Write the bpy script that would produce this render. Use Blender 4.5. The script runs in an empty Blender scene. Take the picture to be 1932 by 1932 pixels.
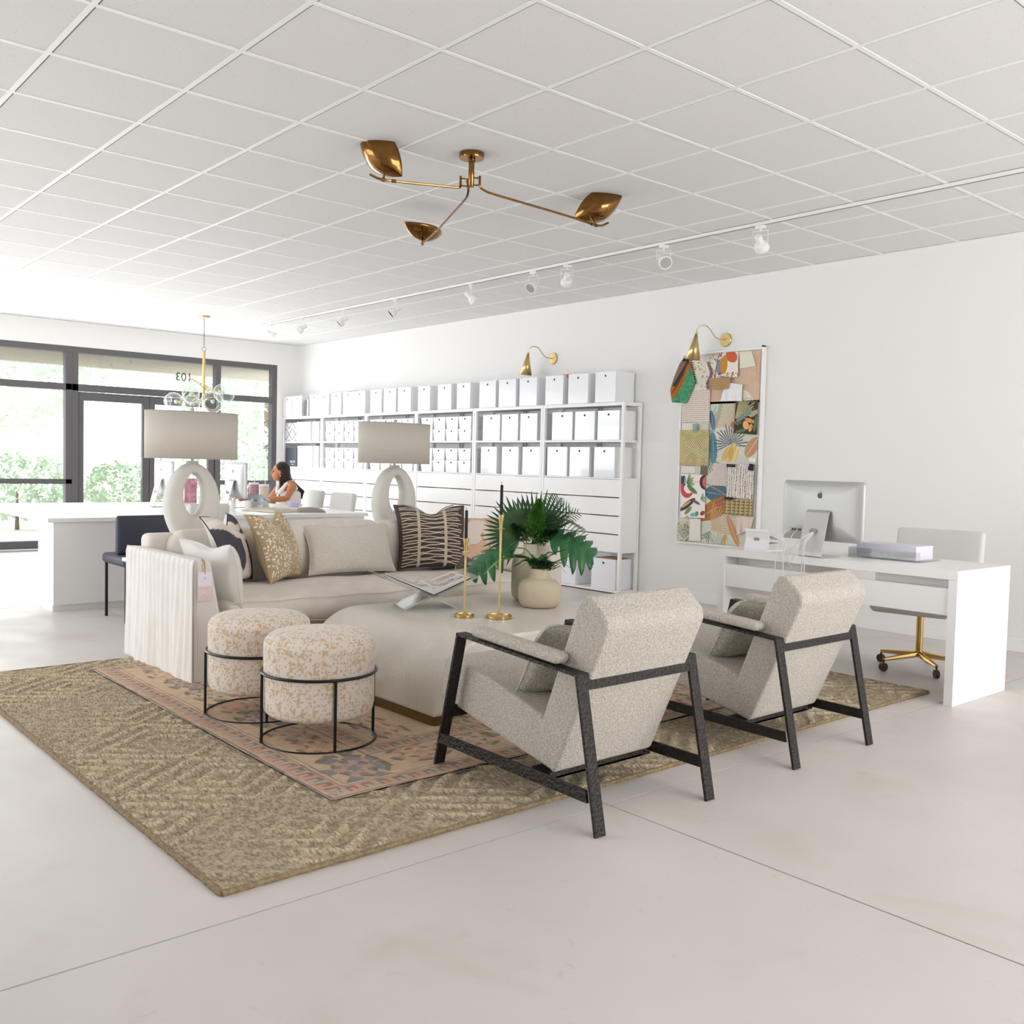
import bpy, bmesh, math, random
import numpy as np
from mathutils import Vector, Matrix, Euler
random.seed(7); RS = np.random.RandomState(5)
pi = math.pi; sin = math.sin; cos = math.cos
SC = bpy.context.scene
COL = SC.collection

# ------------------------------------------------------------------ camera
cam_data = bpy.data.cameras.new('camera')
cam = bpy.data.objects.new('camera', cam_data); COL.objects.link(cam)
YAW, PIT, ROL, FPX = math.radians(139.16316), math.radians(-2.81085), math.radians(1.35703), 1821.75
F = Vector((cos(YAW)*cos(PIT), sin(YAW)*cos(PIT), sin(PIT)))
R = Vector((sin(YAW), -cos(YAW), 0)); U = R.cross(F)
R2 = R*cos(ROL)+U*sin(ROL); U2 = -R*sin(ROL)+U*cos(ROL)
m = Matrix((R2, U2, -F)).transposed().to_4x4(); m.translation = Vector((0, 0, 1.26))
cam.matrix_world = m
cam_data.sensor_fit = 'HORIZONTAL'; cam_data.sensor_width = 36; cam_data.lens = FPX/1932*36
cam_data.clip_start = .05; cam_data.clip_end = 200
SC.camera = cam

# ------------------------------------------------------------------ world, daylight, exposure
W = bpy.data.worlds.new('world'); SC.world = W; W.use_nodes = True
wn = W.node_tree.nodes; wn.clear()
wo = wn.new('ShaderNodeOutputWorld'); wb = wn.new('ShaderNodeBackground')
wb.inputs[0].default_value = (.90, .95, 1, 1); wb.inputs[1].default_value = 3.4
W.node_tree.links.new(wb.outputs[0], wo.inputs[0])
SC.view_settings.view_transform = 'Standard'; SC.view_settings.look = 'None'
SC.view_settings.gamma = 1; SC.view_settings.use_curve_mapping = False
SC.view_settings.exposure = 0.17
SC.cycles.use_denoising = True
SC.cycles.max_bounces = 10; SC.cycles.diffuse_bounces = 6; SC.cycles.glossy_bounces = 4
SC.cycles.transmission_bounces = 8; SC.cycles.transparent_max_bounces = 16
SC.cycles.caustics_reflective = False; SC.cycles.caustics_refractive = False
SC.cycles.sample_clamp_indirect = 8

def area(name, loc, rot, sx, sy, power, col=(1, 1, 1)):
    l = bpy.data.lights.new(name, 'AREA'); l.shape = 'RECTANGLE'; l.size = sx; l.size_y = sy
    l.energy = power; l.color = col
    o = bpy.data.objects.new(name, l); COL.objects.link(o); o.location = loc; o.rotation_euler = rot
    return o
# daylight arriving through the glazing of the south and east walls and the shopfront in the west
area('south_daylight', (-9.0, -3.4, 1.55), (math.radians(90), 0, 0), 8, 2.3, 98, (1, .99, .98))
area('east_daylight', (2.9, 4.3, 1.7), (math.radians(90), 0, math.radians(90)), 4.4, 2.2, 118, (1, .97, .94))
area('west_daylight', (-13.42, 2.6, 1.45), (math.radians(90), 0, math.radians(-90)), 8.4, 2.4, 150, (.97, .985, 1))

# ------------------------------------------------------------------ materials
def lin(c):
    return tuple((x/12.92 if x <= .04045 else ((x+.055)/1.055)**2.4) for x in c)
def rgb(r, g, b): return lin((r/255, g/255, b/255))
MATS = {}
def mat(name, col=(.8, .8, .8), rough=.6, metal=0, bump=None, var=None, attr=False, spec=.5, coat=0, trans=0, ior=1.45, sheen=0, coord='Object', subsurf=0):
    """bump=(scale, strength, distance, kind)  var=(scale, amount, colour2)"""
    if name in MATS: return MATS[name]
    M = bpy.data.materials.new(name); M.use_nodes = True; nt = M.node_tree; N = nt.nodes; L = nt.links
    b = N['Principled BSDF']
    b.inputs['Base Color'].default_value = (*col, 1); b.inputs['Roughness'].default_value = rough
    b.inputs['Metallic'].default_value = metal; b.inputs['Specular IOR Level'].default_value = spec
    b.inputs['Coat Weight'].default_value = coat; b.inputs['IOR'].default_value = ior
    b.inputs['Transmission Weight'].default_value = trans; b.inputs['Sheen Weight'].default_value = sheen
    tc = N.new('ShaderNodeTexCoord')
    src = None
    if attr:
        a = N.new('ShaderNodeAttribute'); a.attribute_name = 'col'; src = a.outputs['Color']
    if var:
        n = N.new('ShaderNodeTexNoise'); n.inputs['Scale'].default_value = var[0]; n.inputs['Detail'].default_value = 5
        L.new(tc.outputs[coord], n.inputs['Vector'])
        r = N.new('ShaderNodeMapRange'); r.inputs[1].default_value = .38; r.inputs[2].default_value = .66
        r.inputs[4].default_value = var[1]
        L.new(n.outputs['Fac'], r.inputs[0])
        mx = N.new('ShaderNodeMix'); mx.data_type = 'RGBA'
        L.new(r.outputs[0], mx.inputs[0])
        if src: L.new(src, mx.inputs[6])
        else: mx.inputs[6].default_value = (*col, 1)
        mx.inputs[7].default_value = (*var[2], 1); src = mx.outputs[2]
    if src: L.new(src, b.inputs['Base Color'])
    if bump:
        kind = bump[3] if len(bump) > 3 else 'noise'
        if kind == 'noise':
            n = N.new('ShaderNodeTexNoise'); n.inputs['Scale'].default_value = bump[0]; n.inputs['Detail'].default_value = 3; out = n.outputs['Fac']
        elif kind == 'voro':
            n = N.new('ShaderNodeTexVoronoi'); n.inputs['Scale'].default_value = bump[0]; out = n.outputs['Distance']
        else:
            n = N.new('ShaderNodeTexWave'); n.inputs['Scale'].default_value = bump[0]; n.bands_direction = kind; out = n.outputs['Fac']
        L.new(tc.outputs[coord], n.inputs['Vector'])
        bp = N.new('ShaderNodeBump'); bp.inputs['Strength'].default_value = bump[1]; bp.inputs['Distance'].default_value = bump[2]
        L.new(out, bp.inputs['Height']); L.new(bp.outputs[0], b.inputs['Normal'])
    MATS[name] = M
    return M
def thin_glass(name, tint=(1, 1, 1), refl=.5, rough=.02):
    if name in MATS: return MATS[name]
    M = bpy.data.materials.new(name); M.use_nodes = True; nt = M.node_tree; N = nt.nodes; L = nt.links; N.clear()
    o = N.new('ShaderNodeOutputMaterial'); t = N.new('ShaderNodeBsdfTransparent'); g = N.new('ShaderNodeBsdfGlossy')
    t.inputs[0].default_value = (*tint, 1); g.inputs['Roughness'].default_value = rough
    lw = N.new('ShaderNodeLayerWeight'); lw.inputs[0].default_value = .3
    mr = N.new('ShaderNodeMapRange'); mr.inputs[3].default_value = .05; mr.inputs[4].default_value = refl
    L.new(lw.outputs['Facing'], mr.inputs[0])
    mx = N.new('ShaderNodeMixShader'); L.new(mr.outputs[0], mx.inputs[0]); L.new(t.outputs[0], mx.inputs[1]); L.new(g.outputs[0], mx.inputs[2])
    L.new(mx.outputs[0], o.inputs[0]); MATS[name] = M
    return M

WHITE = mat('painted_wall', rgb(238, 237, 235), .75, bump=(60, .05, .002))
PAINT = mat('white_metal_paint', rgb(242, 241, 240), .42)
LAM = mat('white_laminate', rgb(240, 239, 238), .35)
BOXM = mat('white_plastic', rgb(239, 240, 243), .13, coat=.4)
DARKHOLE = mat('dark_hole', rgb(40, 40, 42), .8)
LINEN = mat('natural_linen', rgb(220, 211, 201), .9, bump=(260, .25, .002), var=(9, .5, rgb(233, 226, 217)), sheen=.2)
LINENW = mat('white_linen', rgb(226, 223, 218), .9, bump=(200, .25, .002), var=(7, .5, rgb(218, 212, 205)), sheen=.1)
BOUCLE = mat('boucle', rgb(209, 202, 192), .95, bump=(150, 1, .007), var=(135, .8, rgb(166, 158, 145)), sheen=.15)
BOUCLE3 = mat('cream_boucle', rgb(228, 222, 212), .95, bump=(150, 1, .006), var=(140, .6, rgb(196, 188, 175)), sheen=.15)
BOUCLE2 = mat('grey_boucle', rgb(206, 202, 190), .95, bump=(130, 1, .008), var=(120, .85, rgb(150, 145, 130)), sheen=.15)
IVORY = mat('ivory_linen_wrap', rgb(224, 218, 206), .36, bump=(30, 1, .0025, 'X'), coat=.15)
BRONZE = mat('bronze_plinth', rgb(112, 88, 50), .35, metal=.85)
IRON = mat('hammered_iron', rgb(36, 33, 31), .5, metal=.35, bump=(80, .9, .004, 'voro'), var=(60, .6, rgb(58, 50, 46)))
BLACK = mat('black_iron', rgb(26, 26, 28), .3, metal=.3, bump=(120, .3, .002))
BRASS = mat('satin_brass', rgb(208, 182, 128), .3, metal=.9)
BRASSP = mat('polished_brass', rgb(214, 180, 116), .14, metal=1)
AGED = mat('aged_brass', rgb(148, 108, 62), .13, metal=1, var=(9, .6, rgb(104, 72, 38)), bump=(14, .25, .01))
ACRYL = thin_glass('clear_acrylic', (.93, .95, .94), .75)
GLASS = thin_glass('clear_glass', (.96, .98, .97), .55)
GLOBE = thin_glass('blown_glass', (.92, .96, .945), .75, .03)
ALU = mat('aluminium', rgb(188, 188, 187), .42, metal=.35)
GREY = mat('window_frame_metal', rgb(98, 96, 98), .5, metal=.2)
PLASTER = mat('plaster', rgb(212, 208, 201), .85, bump=(45, .4, .003))
SHADE = mat('linen_shade', rgb(206, 199, 189), .9, bump=(230, .3, .002), var=(180, .4, rgb(192, 185, 175)))
CERAM = mat('beige_ceramic', rgb(203, 189, 164), .7, bump=(62, .55, .0015, 'X'))
CERAM2 = mat('sage_ceramic', rgb(192, 184, 162), .7, bump=(62, .55, .0015, 'X'))
CANDLE = mat('black_wax', rgb(22, 22, 26), .6)
LEAFD = mat('dark_leaf', rgb(30, 62, 34), .42, var=(14, .7, rgb(58, 98, 40)))
LEAFM = mat('monstera_leaf', rgb(28, 88, 52), .32, var=(12, .6, rgb(70, 122, 70)))
LEAFB = mat('fern_green', rgb(62, 112, 44), .55, var=(20, .7, rgb(98, 150, 52)))
LEAFL = mat('bright_fern', rgb(104, 158, 52), .55)
PAPER = mat('paper', rgb(236, 234, 230), .6)
INK = mat('dark_ink', rgb(60, 58, 60), .6)
NAVY = mat('charcoal_cover', rgb(62, 64, 78), .5)
GREYC = mat('light_grey_upholstery', rgb(214, 213, 210), .7)
SKIN = mat('skin', rgb(196, 128, 92), .5)
HAIR = mat('dark_hair', rgb(44, 32, 30), .45, bump=(60, .6, .004, 'Z'))
TOP = mat('white_cotton', rgb(240, 236, 234), .85)
PAT = mat('pattern_fabric', attr=True, rough=.9, bump=(240, .3, .002))
PATR = mat('pattern_paper', attr=True, rough=.7)
PATS = mat('stool_fabric', attr=True, rough=.92, bump=(190, .6, .003), sheen=.2)
PATK = mat('knotted_wool', attr=True, rough=.95, bump=(220, .7, .003), var=(30, .25, rgb(176, 160, 140)))

# ------------------------------------------------------------------ geometry helpers
class G:
    def __init__(s, v=None, f=None): s.v = list(v or []); s.f = list(f or [])
    def __iadd__(s, o):
        n = len(s.v); s.v += list(o.v); s.f += [tuple(i+n for i in q) for q in o.f]; return s
    def __add__(s, o):
        r = G(s.v, s.f); r += o; return r
    def tf(s, M): s.v = [tuple(M @ Vector(p)) for p in s.v]; return s
    def mv(s, x, y, z): s.v = [(a+x, b+y, c+z) for a, b, c in s.v]; return s
def box(x0, x1, y0, y1, z0, z1):
    return hexa([(x0, y0, z0), (x1, y0, z0), (x1, y1, z0), (x0, y1, z0), (x0, y0, z1), (x1, y0, z1), (x1, y1, z1), (x0, y1, z1)])
def hexa(p): return G(p, [(0, 3, 2, 1), (4, 5, 6, 7), (0, 1, 5, 4), (1, 2, 6, 5), (2, 3, 7, 6), (3, 0, 4, 7)])
def frame_of(d):
    d = Vector(d).normalized(); a = Vector((0, 0, 1)) if abs(d.z) < .9 else Vector((1, 0, 0))
    x = d.cross(a).normalized(); return x, d.cross(x).normalized()
def tube(pts, r, n=10, closed=False, caps=True):
    pts = [Vector(p) for p in pts]; k = len(pts); g = G()
    rr = r if isinstance(r, (list, tuple)) else [r]*k
    px = None
    for i, p in enumerate(pts):
        a = pts[(i-1) % k] if (closed or i > 0) else p; b = pts[(i+1) % k] if (closed or i < k-1) else p
        d = (b-a).normalized()
        if px is None: x, y = frame_of(d)
        else:
            x = (px - d*px.dot(d)).normalized(); y = d.cross(x).normalized()
        px = x
        g.v += [tuple(p+(x*cos(2*pi*j/n)+y*sin(2*pi*j/n))*rr[i]) for j in range(n)]
    for i in range(k if closed else k-1):
        for j in range(n):
            a, b = i*n+j, i*n+(j+1) % n; c, d = ((i+1) % k)*n+(j+1) % n, ((i+1) % k)*n+j
            g.f.append((a, b, c, d))
    if not closed and caps: g.f += [tuple(range(n))[::-1], tuple((k-1)*n+j for j in range(n))]
    return g
def cyl(p0, p1, r0, r1=None, n=16): return tube([p0, p1], [r0, r0 if r1 is None else r1], n)
def lathe(prof, n=32, c=(0, 0, 0), sx=1, sy=1):
    g = G(); k = len(prof)
    for r, z in prof:
        g.v += [(c[0]+r*sx*cos(2*pi*j/n), c[1]+r*sy*sin(2*pi*j/n), c[2]+z) for j in range(n)]
    for i in range(k-1):
        for j in range(n): g.f.append((i*n+j, i*n+(j+1) % n, (i+1)*n+(j+1) % n, (i+1)*n+j))
    if prof[0][0] > 1e-4: g.f.append(tuple(range(n))[::-1])
    if prof[-1][0] > 1e-4: g.f.append(tuple((k-1)*n+j for j in range(n)))
    return g
def sphere(c, r, n=16, k=10, sx=1, sy=1, sz=1):
    return lathe([(max(r*sin(pi*i/k), 1e-5), -r*cos(pi*i/k)*sz) for i in range(k+1)], n, c, sx, sy)
def prism(poly, axis, a, b):
    """extrude the 2D polygon along an axis: 'x' -> (y,z), 'y' -> (x,z), 'z' -> (x,y)"""
    def P3(p, t):
        return {'x': (t, p[0], p[1]), 'y': (p[0], t, p[1]), 'z': (p[0], p[1], t)}[axis]
    n = len(poly); g = G([P3(p, a) for p in poly]+[P3(p, b) for p in poly])
    g.f = [tuple(range(n))[::-1], tuple(range(n, 2*n))]+[(i, (i+1) % n, n+(i+1) % n, n+i) for i in range(n)]
    return g
def strip(pts, w, t, side):
    """flat bar of width w (along side) and thickness t swept along pts with mitred joints"""
    pts = [Vector(p) for p in pts]; s = Vector(side).normalized(); g = G(); k = len(pts)
    for i, p in enumerate(pts):
        d1 = (p-pts[i-1]).normalized() if i else (pts[1]-p).normalized()
        d2 = (pts[i+1]-p).normalized() if i < k-1 else d1
        n1 = d1.cross(s).normalized(); n2 = d2.cross(s).normalized(); nn = (n1+n2).normalized()
        q = nn*(t/2/max(nn.dot(n1), .3))
        for a, b in ((-1, -1), (1, -1), (1, 1), (-1, 1)): g.v.append(tuple(p+s*(w/2*a)+q*b))
    for i in range(k-1):
        for j in range(4): g.f.append((i*4+j, i*4+(j+1) % 4, i*4+4+(j+1) % 4, i*4+4+j))
    g.f += [(3, 2, 1, 0), tuple((k-1)*4+j for j in range(4))]
    return g
def rbox(x0, x1, y0, y1, z0, z1, r=.02, n=3, puff=0):
    """soft box: rounded cuboid built from a subdivided cube"""
    cx, cy, cz = (x0+x1)/2, (y0+y1)/2, (z0+z1)/2; h = Vector(((x1-x0)/2, (y1-y0)/2, (z1-z0)/2))
    r = min(r, h.x, h.y, h.z); N = 10; g = G(); idx = {}
    def vt(p):
        k = tuple(round(c, 6) for c in p)
        if k not in idx:
            q = Vector(p); 
            qq = Vector([math.copysign(min(abs(sin(c*pi/2)) if False else abs(c), 1), c) for c in q])
            w = Vector((qq.x*h.x, qq.y*h.y, qq.z*h.z))
            inner = Vector([max(-h[i]+r, min(h[i]-r, w[i])) for i in range(3)])
            d = w-inner
            if d.length > 1e-9: w = inner+d.normalized()*min(d.length*1.0 if sum(abs(c) > 1e-9 for c in d) < 2 else r, r)
            if puff:
                for a in range(3):
                    b, c = (a+1) % 3, (a+2) % 3
                    w[a] += math.copysign(puff*h[a]*(1-qq[b]**2)*(1-qq[c]**2)*abs(qq[a]), qq[a])
            idx[k] = len(g.v); g.v.append((cx+w.x, cy+w.y, cz+w.z))
        return idx[k]
    def cs(hh):
        e = min(.98, 1-r/hh) if hh > r else .01
        a = [-1+(1-e)*t for t in (0, .12, .35, .65)]
        mid = [-e+2*e*t/(N-4) for t in range(N-3)]
        return a+mid+[-q for q in a[::-1]]
    C = [cs(h.x), cs(h.y), cs(h.z)]
    for a in range(3):
        b, c = (a+1) % 3, (a+2) % 3
        for s in (-1, 1):
            for i in range(len(C[b])-1):
                for j in range(len(C[c])-1):
                    q = []
                    for (ii, jj) in ((i, j), (i+1, j), (i+1, j+1), (i, j+1)):
                        p = [0, 0, 0]; p[a] = s; p[b] = C[b][ii]; p[c] = C[c][jj]; q.append(vt(p))
                    g.f.append(tuple(q if s > 0 else q[::-1]))
    return g
def rrect(w, h, r, n=5):
    o = []
    for cx, cy, a0 in ((w/2-r, h/2-r, 0), (-w/2+r, h/2-r, pi/2), (-w/2+r, -h/2+r, pi), (w/2-r, -h/2+r, 1.5*pi)):
        o += [(cx+r*cos(a0+pi/2*i/n), cy+r*sin(a0+pi/2*i/n)) for i in range(n+1)]
    return o

def mesh_of(name, g, material, smooth=True, ang=38, colors=None):
    me = bpy.data.meshes.new(name); me.from_pydata([tuple(p) for p in g.v], [], g.f)
    me.materials.append(material)
    if colors is not None:
        a = me.color_attributes.new('col', 'FLOAT_COLOR', 'POINT')
        c = np.ones((len(g.v), 4), np.float32); s = np.clip(np.asarray(colors), 0, 1)
        c[:, :3] = np.where(s <= .04045, s/12.92, ((s+.055)/1.055)**2.4); a.data.foreach_set('color', c.ravel())
    if smooth:
        me.shade_smooth(); me.set_sharp_from_angle(angle=math.radians(ang))
    me.update()
    return me
def fixn(me):
    b = bmesh.new(); b.from_mesh(me); bmesh.ops.recalc_face_normals(b, faces=b.faces); b.to_mesh(me); b.free()
def base_loc(parent):
    l = Vector((0, 0, 0)); p = parent
    while p: l += p.location; p = p.parent
    return l
def obj(name, g, material, parent=None, smooth=True, ang=38, bev=0, colors=None, local=False, solid=0):
    if parent is not None and not local:
        b = base_loc(parent); g = G(g.v, g.f).mv(-b.x, -b.y, -b.z)
    me = mesh_of(name, g, material, smooth, ang, colors)
    if colors is None: fixn(me)
    o = bpy.data.objects.new(name, me); COL.objects.link(o)
    if parent is not None: o.parent = parent
    if solid:
        s = o.modifiers.new('solid', 'SOLIDIFY'); s.thickness = solid; s.offset = 0
    if bev:
        md = o.modifiers.new('bevel', 'BEVEL'); md.width = bev; md.segments = 2; md.limit_method = 'ANGLE'; md.angle_limit = math.radians(40)
        md.harden_normals = False
    return o
def tag(o, label, cat, group=None):
    o['label'] = label; o['category'] = cat
    if group: o['group'] = group
    return o
def thing(name, label, cat, loc=(0, 0, 0), group=None, rz=0):
    o = bpy.data.objects.new(name, None); COL.objects.link(o); o.location = loc; o.empty_display_size = .1
    o.rotation_euler = (0, 0, rz)
    return tag(o, label, cat, group)
def solo(name, label, cat, g, material, group=None, **k):
    return tag(obj(name, g, material, None, **k), label, cat, group)
def struct(name, g, material, parent=None, **k):
    o = obj(name, g, material, parent, **k)
    if parent is None: o['kind'] = 'structure'
    return o
def dup(root, loc, rz=None, label=None, group=None, M=None):
    r = root.copy(); COL.objects.link(r); r.location = loc
    if rz is not None: r.rotation_euler = (0, 0, rz)
    if label: r['label'] = label
    if group: r['group'] = group
    for ch in list(root.children):
        c = ch.copy(); COL.objects.link(c); c.parent = r
        for gch in list(ch.children):
            d = gch.copy(); COL.objects.link(d); d.parent = c
    return r
def text(name, s, size, material, loc, rot, parent=None, extrude=.0008, align='CENTER', spacing=1.0):
    cu = bpy.data.curves.new(name, 'FONT'); cu.body = s; cu.size = size; cu.extrude = extrude; cu.align_x = align; cu.align_y = 'CENTER'
    cu.space_character = spacing
    cu.materials.append(material); o = bpy.data.objects.new(name, cu); COL.objects.link(o)
    bpy.context.view_layer.update()
    me = bpy.data.meshes.new_from_object(o.evaluated_get(bpy.context.evaluated_depsgraph_get())); bpy.data.objects.remove(o)
    o = bpy.data.objects.new(name, me); COL.objects.link(o)
    if parent: o.parent = parent; loc = Vector(loc)-base_loc(parent)
    o.location = loc; o.rotation_euler = rot
    return o
ORD = ['', 'first', 'second', 'third', 'fourth', 'fifth', 'sixth', 'seventh', 'eighth', 'ninth', 'tenth', 'eleventh', 'twelfth', 'thirteenth', 'fourteenth', 'fifteenth', 'sixteenth', 'seventeenth', 'eighteenth', 'nineteenth', 'twentieth']

# ------------------------------------------------------------------ room shell
XW, XE, YS, YN, H = -13.5, 3.2, -3.6, 7.28, 3.0
# floor: white painted slab with control joints
FLOORM = bpy.data.materials.new('painted_concrete'); FLOORM.use_nodes = True
nt = FLOORM.node_tree; N = nt.nodes; L = nt.links; b = N['Principled BSDF']
tc = N.new('ShaderNodeTexCoord'); b.inputs['Roughness'].default_value = .42
def nz(scale, detail=6, dist=0):
    n = N.new('ShaderNodeTexNoise'); n.inputs['Scale'].default_value = scale; n.inputs['Detail'].default_value = detail; n.inputs['Distortion'].default_value = dist
    L.new(tc.outputs['Object'], n.inputs['Vector']); return n
def ramp(src, a, bb, lo=0, hi=1):
    r = N.new('ShaderNodeMapRange'); r.inputs[1].default_value = a; r.inputs[2].default_value = bb; r.inputs[3].default_value = lo; r.inputs[4].default_value = hi
    L.new(src, r.inputs[0]); return r.outputs[0]
def mixc(fac, A, B):
    x = N.new('ShaderNodeMix'); x.data_type = 'RGBA'; L.new(fac, x.inputs[0])
    for i, c in ((6, A), (7, B)):
        if isinstance(c, tuple): x.inputs[i].default_value = (*c, 1)
        else: L.new(c, x.inputs[i])
    return x.outputs[2]
c1 = mixc(ramp(nz(.9, 4).outputs['Fac'], .35, .7), rgb(214, 208, 204), rgb(203, 197, 192))
c2 = mixc(ramp(nz(2.3, 7, .6).outputs['Fac'], .56, .8, 0, .55), c1, rgb(192, 180, 168))
c3 = mixc(ramp(nz(14, 8, 1).outputs['Fac'], .66, .78, 0, .35), c2, rgb(186, 172, 158))
L.new(c3, b.inputs['Base Color'])
L.new(ramp(nz(3, 5).outputs['Fac'], .3, .7, .34, .52), b.inputs['Roughness'])
bp = N.new('ShaderNodeBump'); bp.inputs['Strength'].default_value = .12; bp.inputs['Distance'].default_value = .004
L.new(nz(9, 8).outputs['Fac'], bp.inputs['Height']); L.new(bp.outputs[0], b.inputs['Normal'])
# the slab is cast in bays; the saw-cut joints between them are real gaps
xs = [XW, -8.55, -2.433, XE]; ys = [YS, 2.612, YN]; jg = .0035
fg = G()
for i in range(3):
    for j in range(2):
        x0 = xs[i]+(jg if i else 0); x1 = xs[i+1]-(jg if i < 2 else 0); y0 = ys[j]+(jg if j else 0); y1 = ys[j+1]-(jg if j < 1 else 0)
        fg += box(x0, x1, y0, y1, -.03, 0)
fl = struct('floor', fg, FLOORM, smooth=False)
struct('trim_1', box(XW, XE, YS, YN, -.08, -.031), mat('joint_filler', rgb(60, 55, 50), .9), smooth=False)
# walls
struct('wall_north', box(XW-.2, XE+.2, YN, YN+.15, -.08, H+.1), WHITE, smooth=False)
def wall_with_hole(name, axis, c0, c1, a0, a1, holes, z0=-.08, z1=H+.1):
    g = G(); s = sorted(holes); p = a0
    mk = (lambda u0, u1, w0, w1: box(c0, c1, u0, u1, w0, w1)) if axis == 'x' else (lambda u0, u1, w0, w1: box(u0, u1, c0, c1, w0, w1))
    for (h0, h1, w0, w1) in s:
        g += mk(p, h0, z0, z1); g += mk(h0, h1, w1, z1)
        if w0 > z0: g += mk(h0, h1, z0, w0)
        p = h1
    g += mk(p, a1, z0, z1)
    return struct(name, g, WHITE, smooth=False)
wall_with_hole('wall_west', 'x', XW-.2, XW, YS, YN, [(-1.6, 6.90, 0, 2.68)])
wall_with_hole('wall_south', 'y', YS-.15, YS, XW-.2, XE+.2, [(-12.6, -4.6, .35, 2.75)])
wall_with_hole('wall_east', 'x', XE, XE+.15, YS, YN, [(2.0, 6.6, .35, 2.75)])
struct('baseboard_north', box(-6.36, XE, YN-.014, YN, 0, .096), PAINT, bev=.003)
struct('baseboard_west', box(XW, XW+.014, 6.93, YN-.014, 0, .096), PAINT, bev=.003)
# ceiling tiles and their grid
TILE = bpy.data.materials.new('ceiling_tile'); TILE.use_nodes = True
nt = TILE.node_tree; N = nt.nodes; L = nt.links; b = N['Principled BSDF']; b.inputs['Roughness'].default_value = .9
tc = N.new('ShaderNodeTexCoord')
v = N.new('ShaderNodeTexVoronoi'); v.inputs['Scale'].default_value = 62; L.new(tc.outputs['Object'], v.inputs['Vector'])
spk = ramp(v.outputs['Distance'], .10, .17, 1, 0)
n1 = nz(25, 3).outputs['Fac']; gate = ramp(n1, .47, .56, 0, .5)
mm = N.new('ShaderNodeMath'); mm.operation = 'MULTIPLY'; L.new(spk, mm.inputs[0]); L.new(gate, mm.inputs[1])
c = mixc(mm.outputs[0], rgb(233, 233, 233), rgb(146, 134, 124)); L.new(c, b.inputs['Base Color'])
GX, GY, GT = -2.772, 1.851, .6096
nx0 = math.floor((XW-GX)/GT); nx1 = math.ceil((XE-GX)/GT); ny0 = math.floor((YS-GY)/GT); ny1 = math.ceil((YN-GY)/GT)
cg = G(); bar = G()
for i in range(nx0, nx1):
    for j in range(ny0, ny1):
        x0 = max(GX+i*GT+.013, XW); x1 = min(GX+(i+1)*GT-.013, XE); y0 = max(GY+j*GT+.013, YS); y1 = min(GY+(j+1)*GT-.013, YN)
        if x1-x0 < .05 or y1-y0 < .05: continue
        cg += box(x0, x1-.007, y0+.007, y1, H+.003, H+.02)
struct('ceiling', cg, TILE, smooth=False)
for i in range(nx0+1, nx1): bar += box(GX+i*GT-.012, GX+i*GT+.012, YS, YN, H, H+.004)
for j in range(ny0+1, ny1): bar += box(XW, XE, GY+j*GT-.012, GY+j*GT+.012, H+.0002, H+.004)
struct('trim_2', bar, mat('ceiling_grid', rgb(249, 249, 248), .45), smooth=False)
struct('trim_3', box(XW-.2, XE+.2, YS-.2, YN+.15, H+.03, H+.06), mat('plenum_shade', rgb(60, 58, 56), .9), smooth=False)  # dark sheet above the tile gaps, coloured to draw their shadow lines
struct('trim_4', box(XW, XE, YN-.02, YN, H-.004, H)+box(XW, XW+.02, YS, YN-.02, H-.004, H), mat('ceiling_grid'), smooth=False)

# west shopfront
def pane(name, parent, g): return obj(name, g, GLASS, parent, smooth=False)
w1 = thing('window_1', '', ''); del w1['label']; del w1['category']; w1['kind'] = 'structure'; w1.location = (XW-.06, 6.4, 0)
f0, f1 = XW-.12, XW-.005
obj('window_frame', box(f0, f1, 6.01, 6.82, 2.60, 2.68)+box(f0, f1, 6.82, 6.90, .02, 2.68)+box(f0, f1, 5.93, 6.01, .02, 2.68)
    + box(f0, f1, 6.01, 6.82, 2.105, 2.19)+box(f0, f1, 6.01, 6.82, .865, .93)+box(f0, f1, 6.01, 6.82, .02, .12), GREY, w1, smooth=False, bev=.003)
pane('pane', w1, box(XW-.07, XW-.064, 6.01, 6.82, .12, 2.60))
d1 = thing('door_1', '', ''); del d1['label']; del d1['category']; d1['kind'] = 'structure'; d1.location = (XW-.06, 5, 0)
obj('door_frame', box(f0, f1, 3.95, 5.93, 2.60, 2.68)+box(f0, f1, 3.95, 5.93, 2.10, 2.19)+box(f0, f1, 3.95, 4.03, .0, 2.60), GREY, d1, smooth=False, bev=.003)
for k, (a, bb) in enumerate(((4.035, 4.975), (4.985, 5.925))):
    dl = obj('door_leaf', box(f0+.03, f1-.02, a, a+.07, .01, 2.09)+box(f0+.03, f1-.02, bb-.09, bb, .01, 2.09)+box(f0+.03, f1-.02, a+.07, bb-.09, 1.98, 2.09)+box(f0+.03, f1-.02, a+.07, bb-.09, .01, .25), GREY, d1, smooth=False, bev=.003)
    obj('pane', box(XW-.07, XW-.064, a+.07, bb-.09, .25, 1.98), GLASS, dl, smooth=False)
    yy = (bb-.13) if k == 0 else (a+.13)
    obj('door_handle', tube([(f1-.01, yy, .95), (f1+.05, yy, .95), (f1+.05, yy, 1.25), (f1-.01, yy, 1.25)], .011, 8), ALU, dl)
pane('pane', d1, box(XW-.07, XW-.064, 4.03, 5.93, 2.19, 2.60))
text('lettering', '103', .165, INK, (XW-.056, 5.475, 2.39), (pi/2, 0, -pi/2), d1, .0006)
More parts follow.
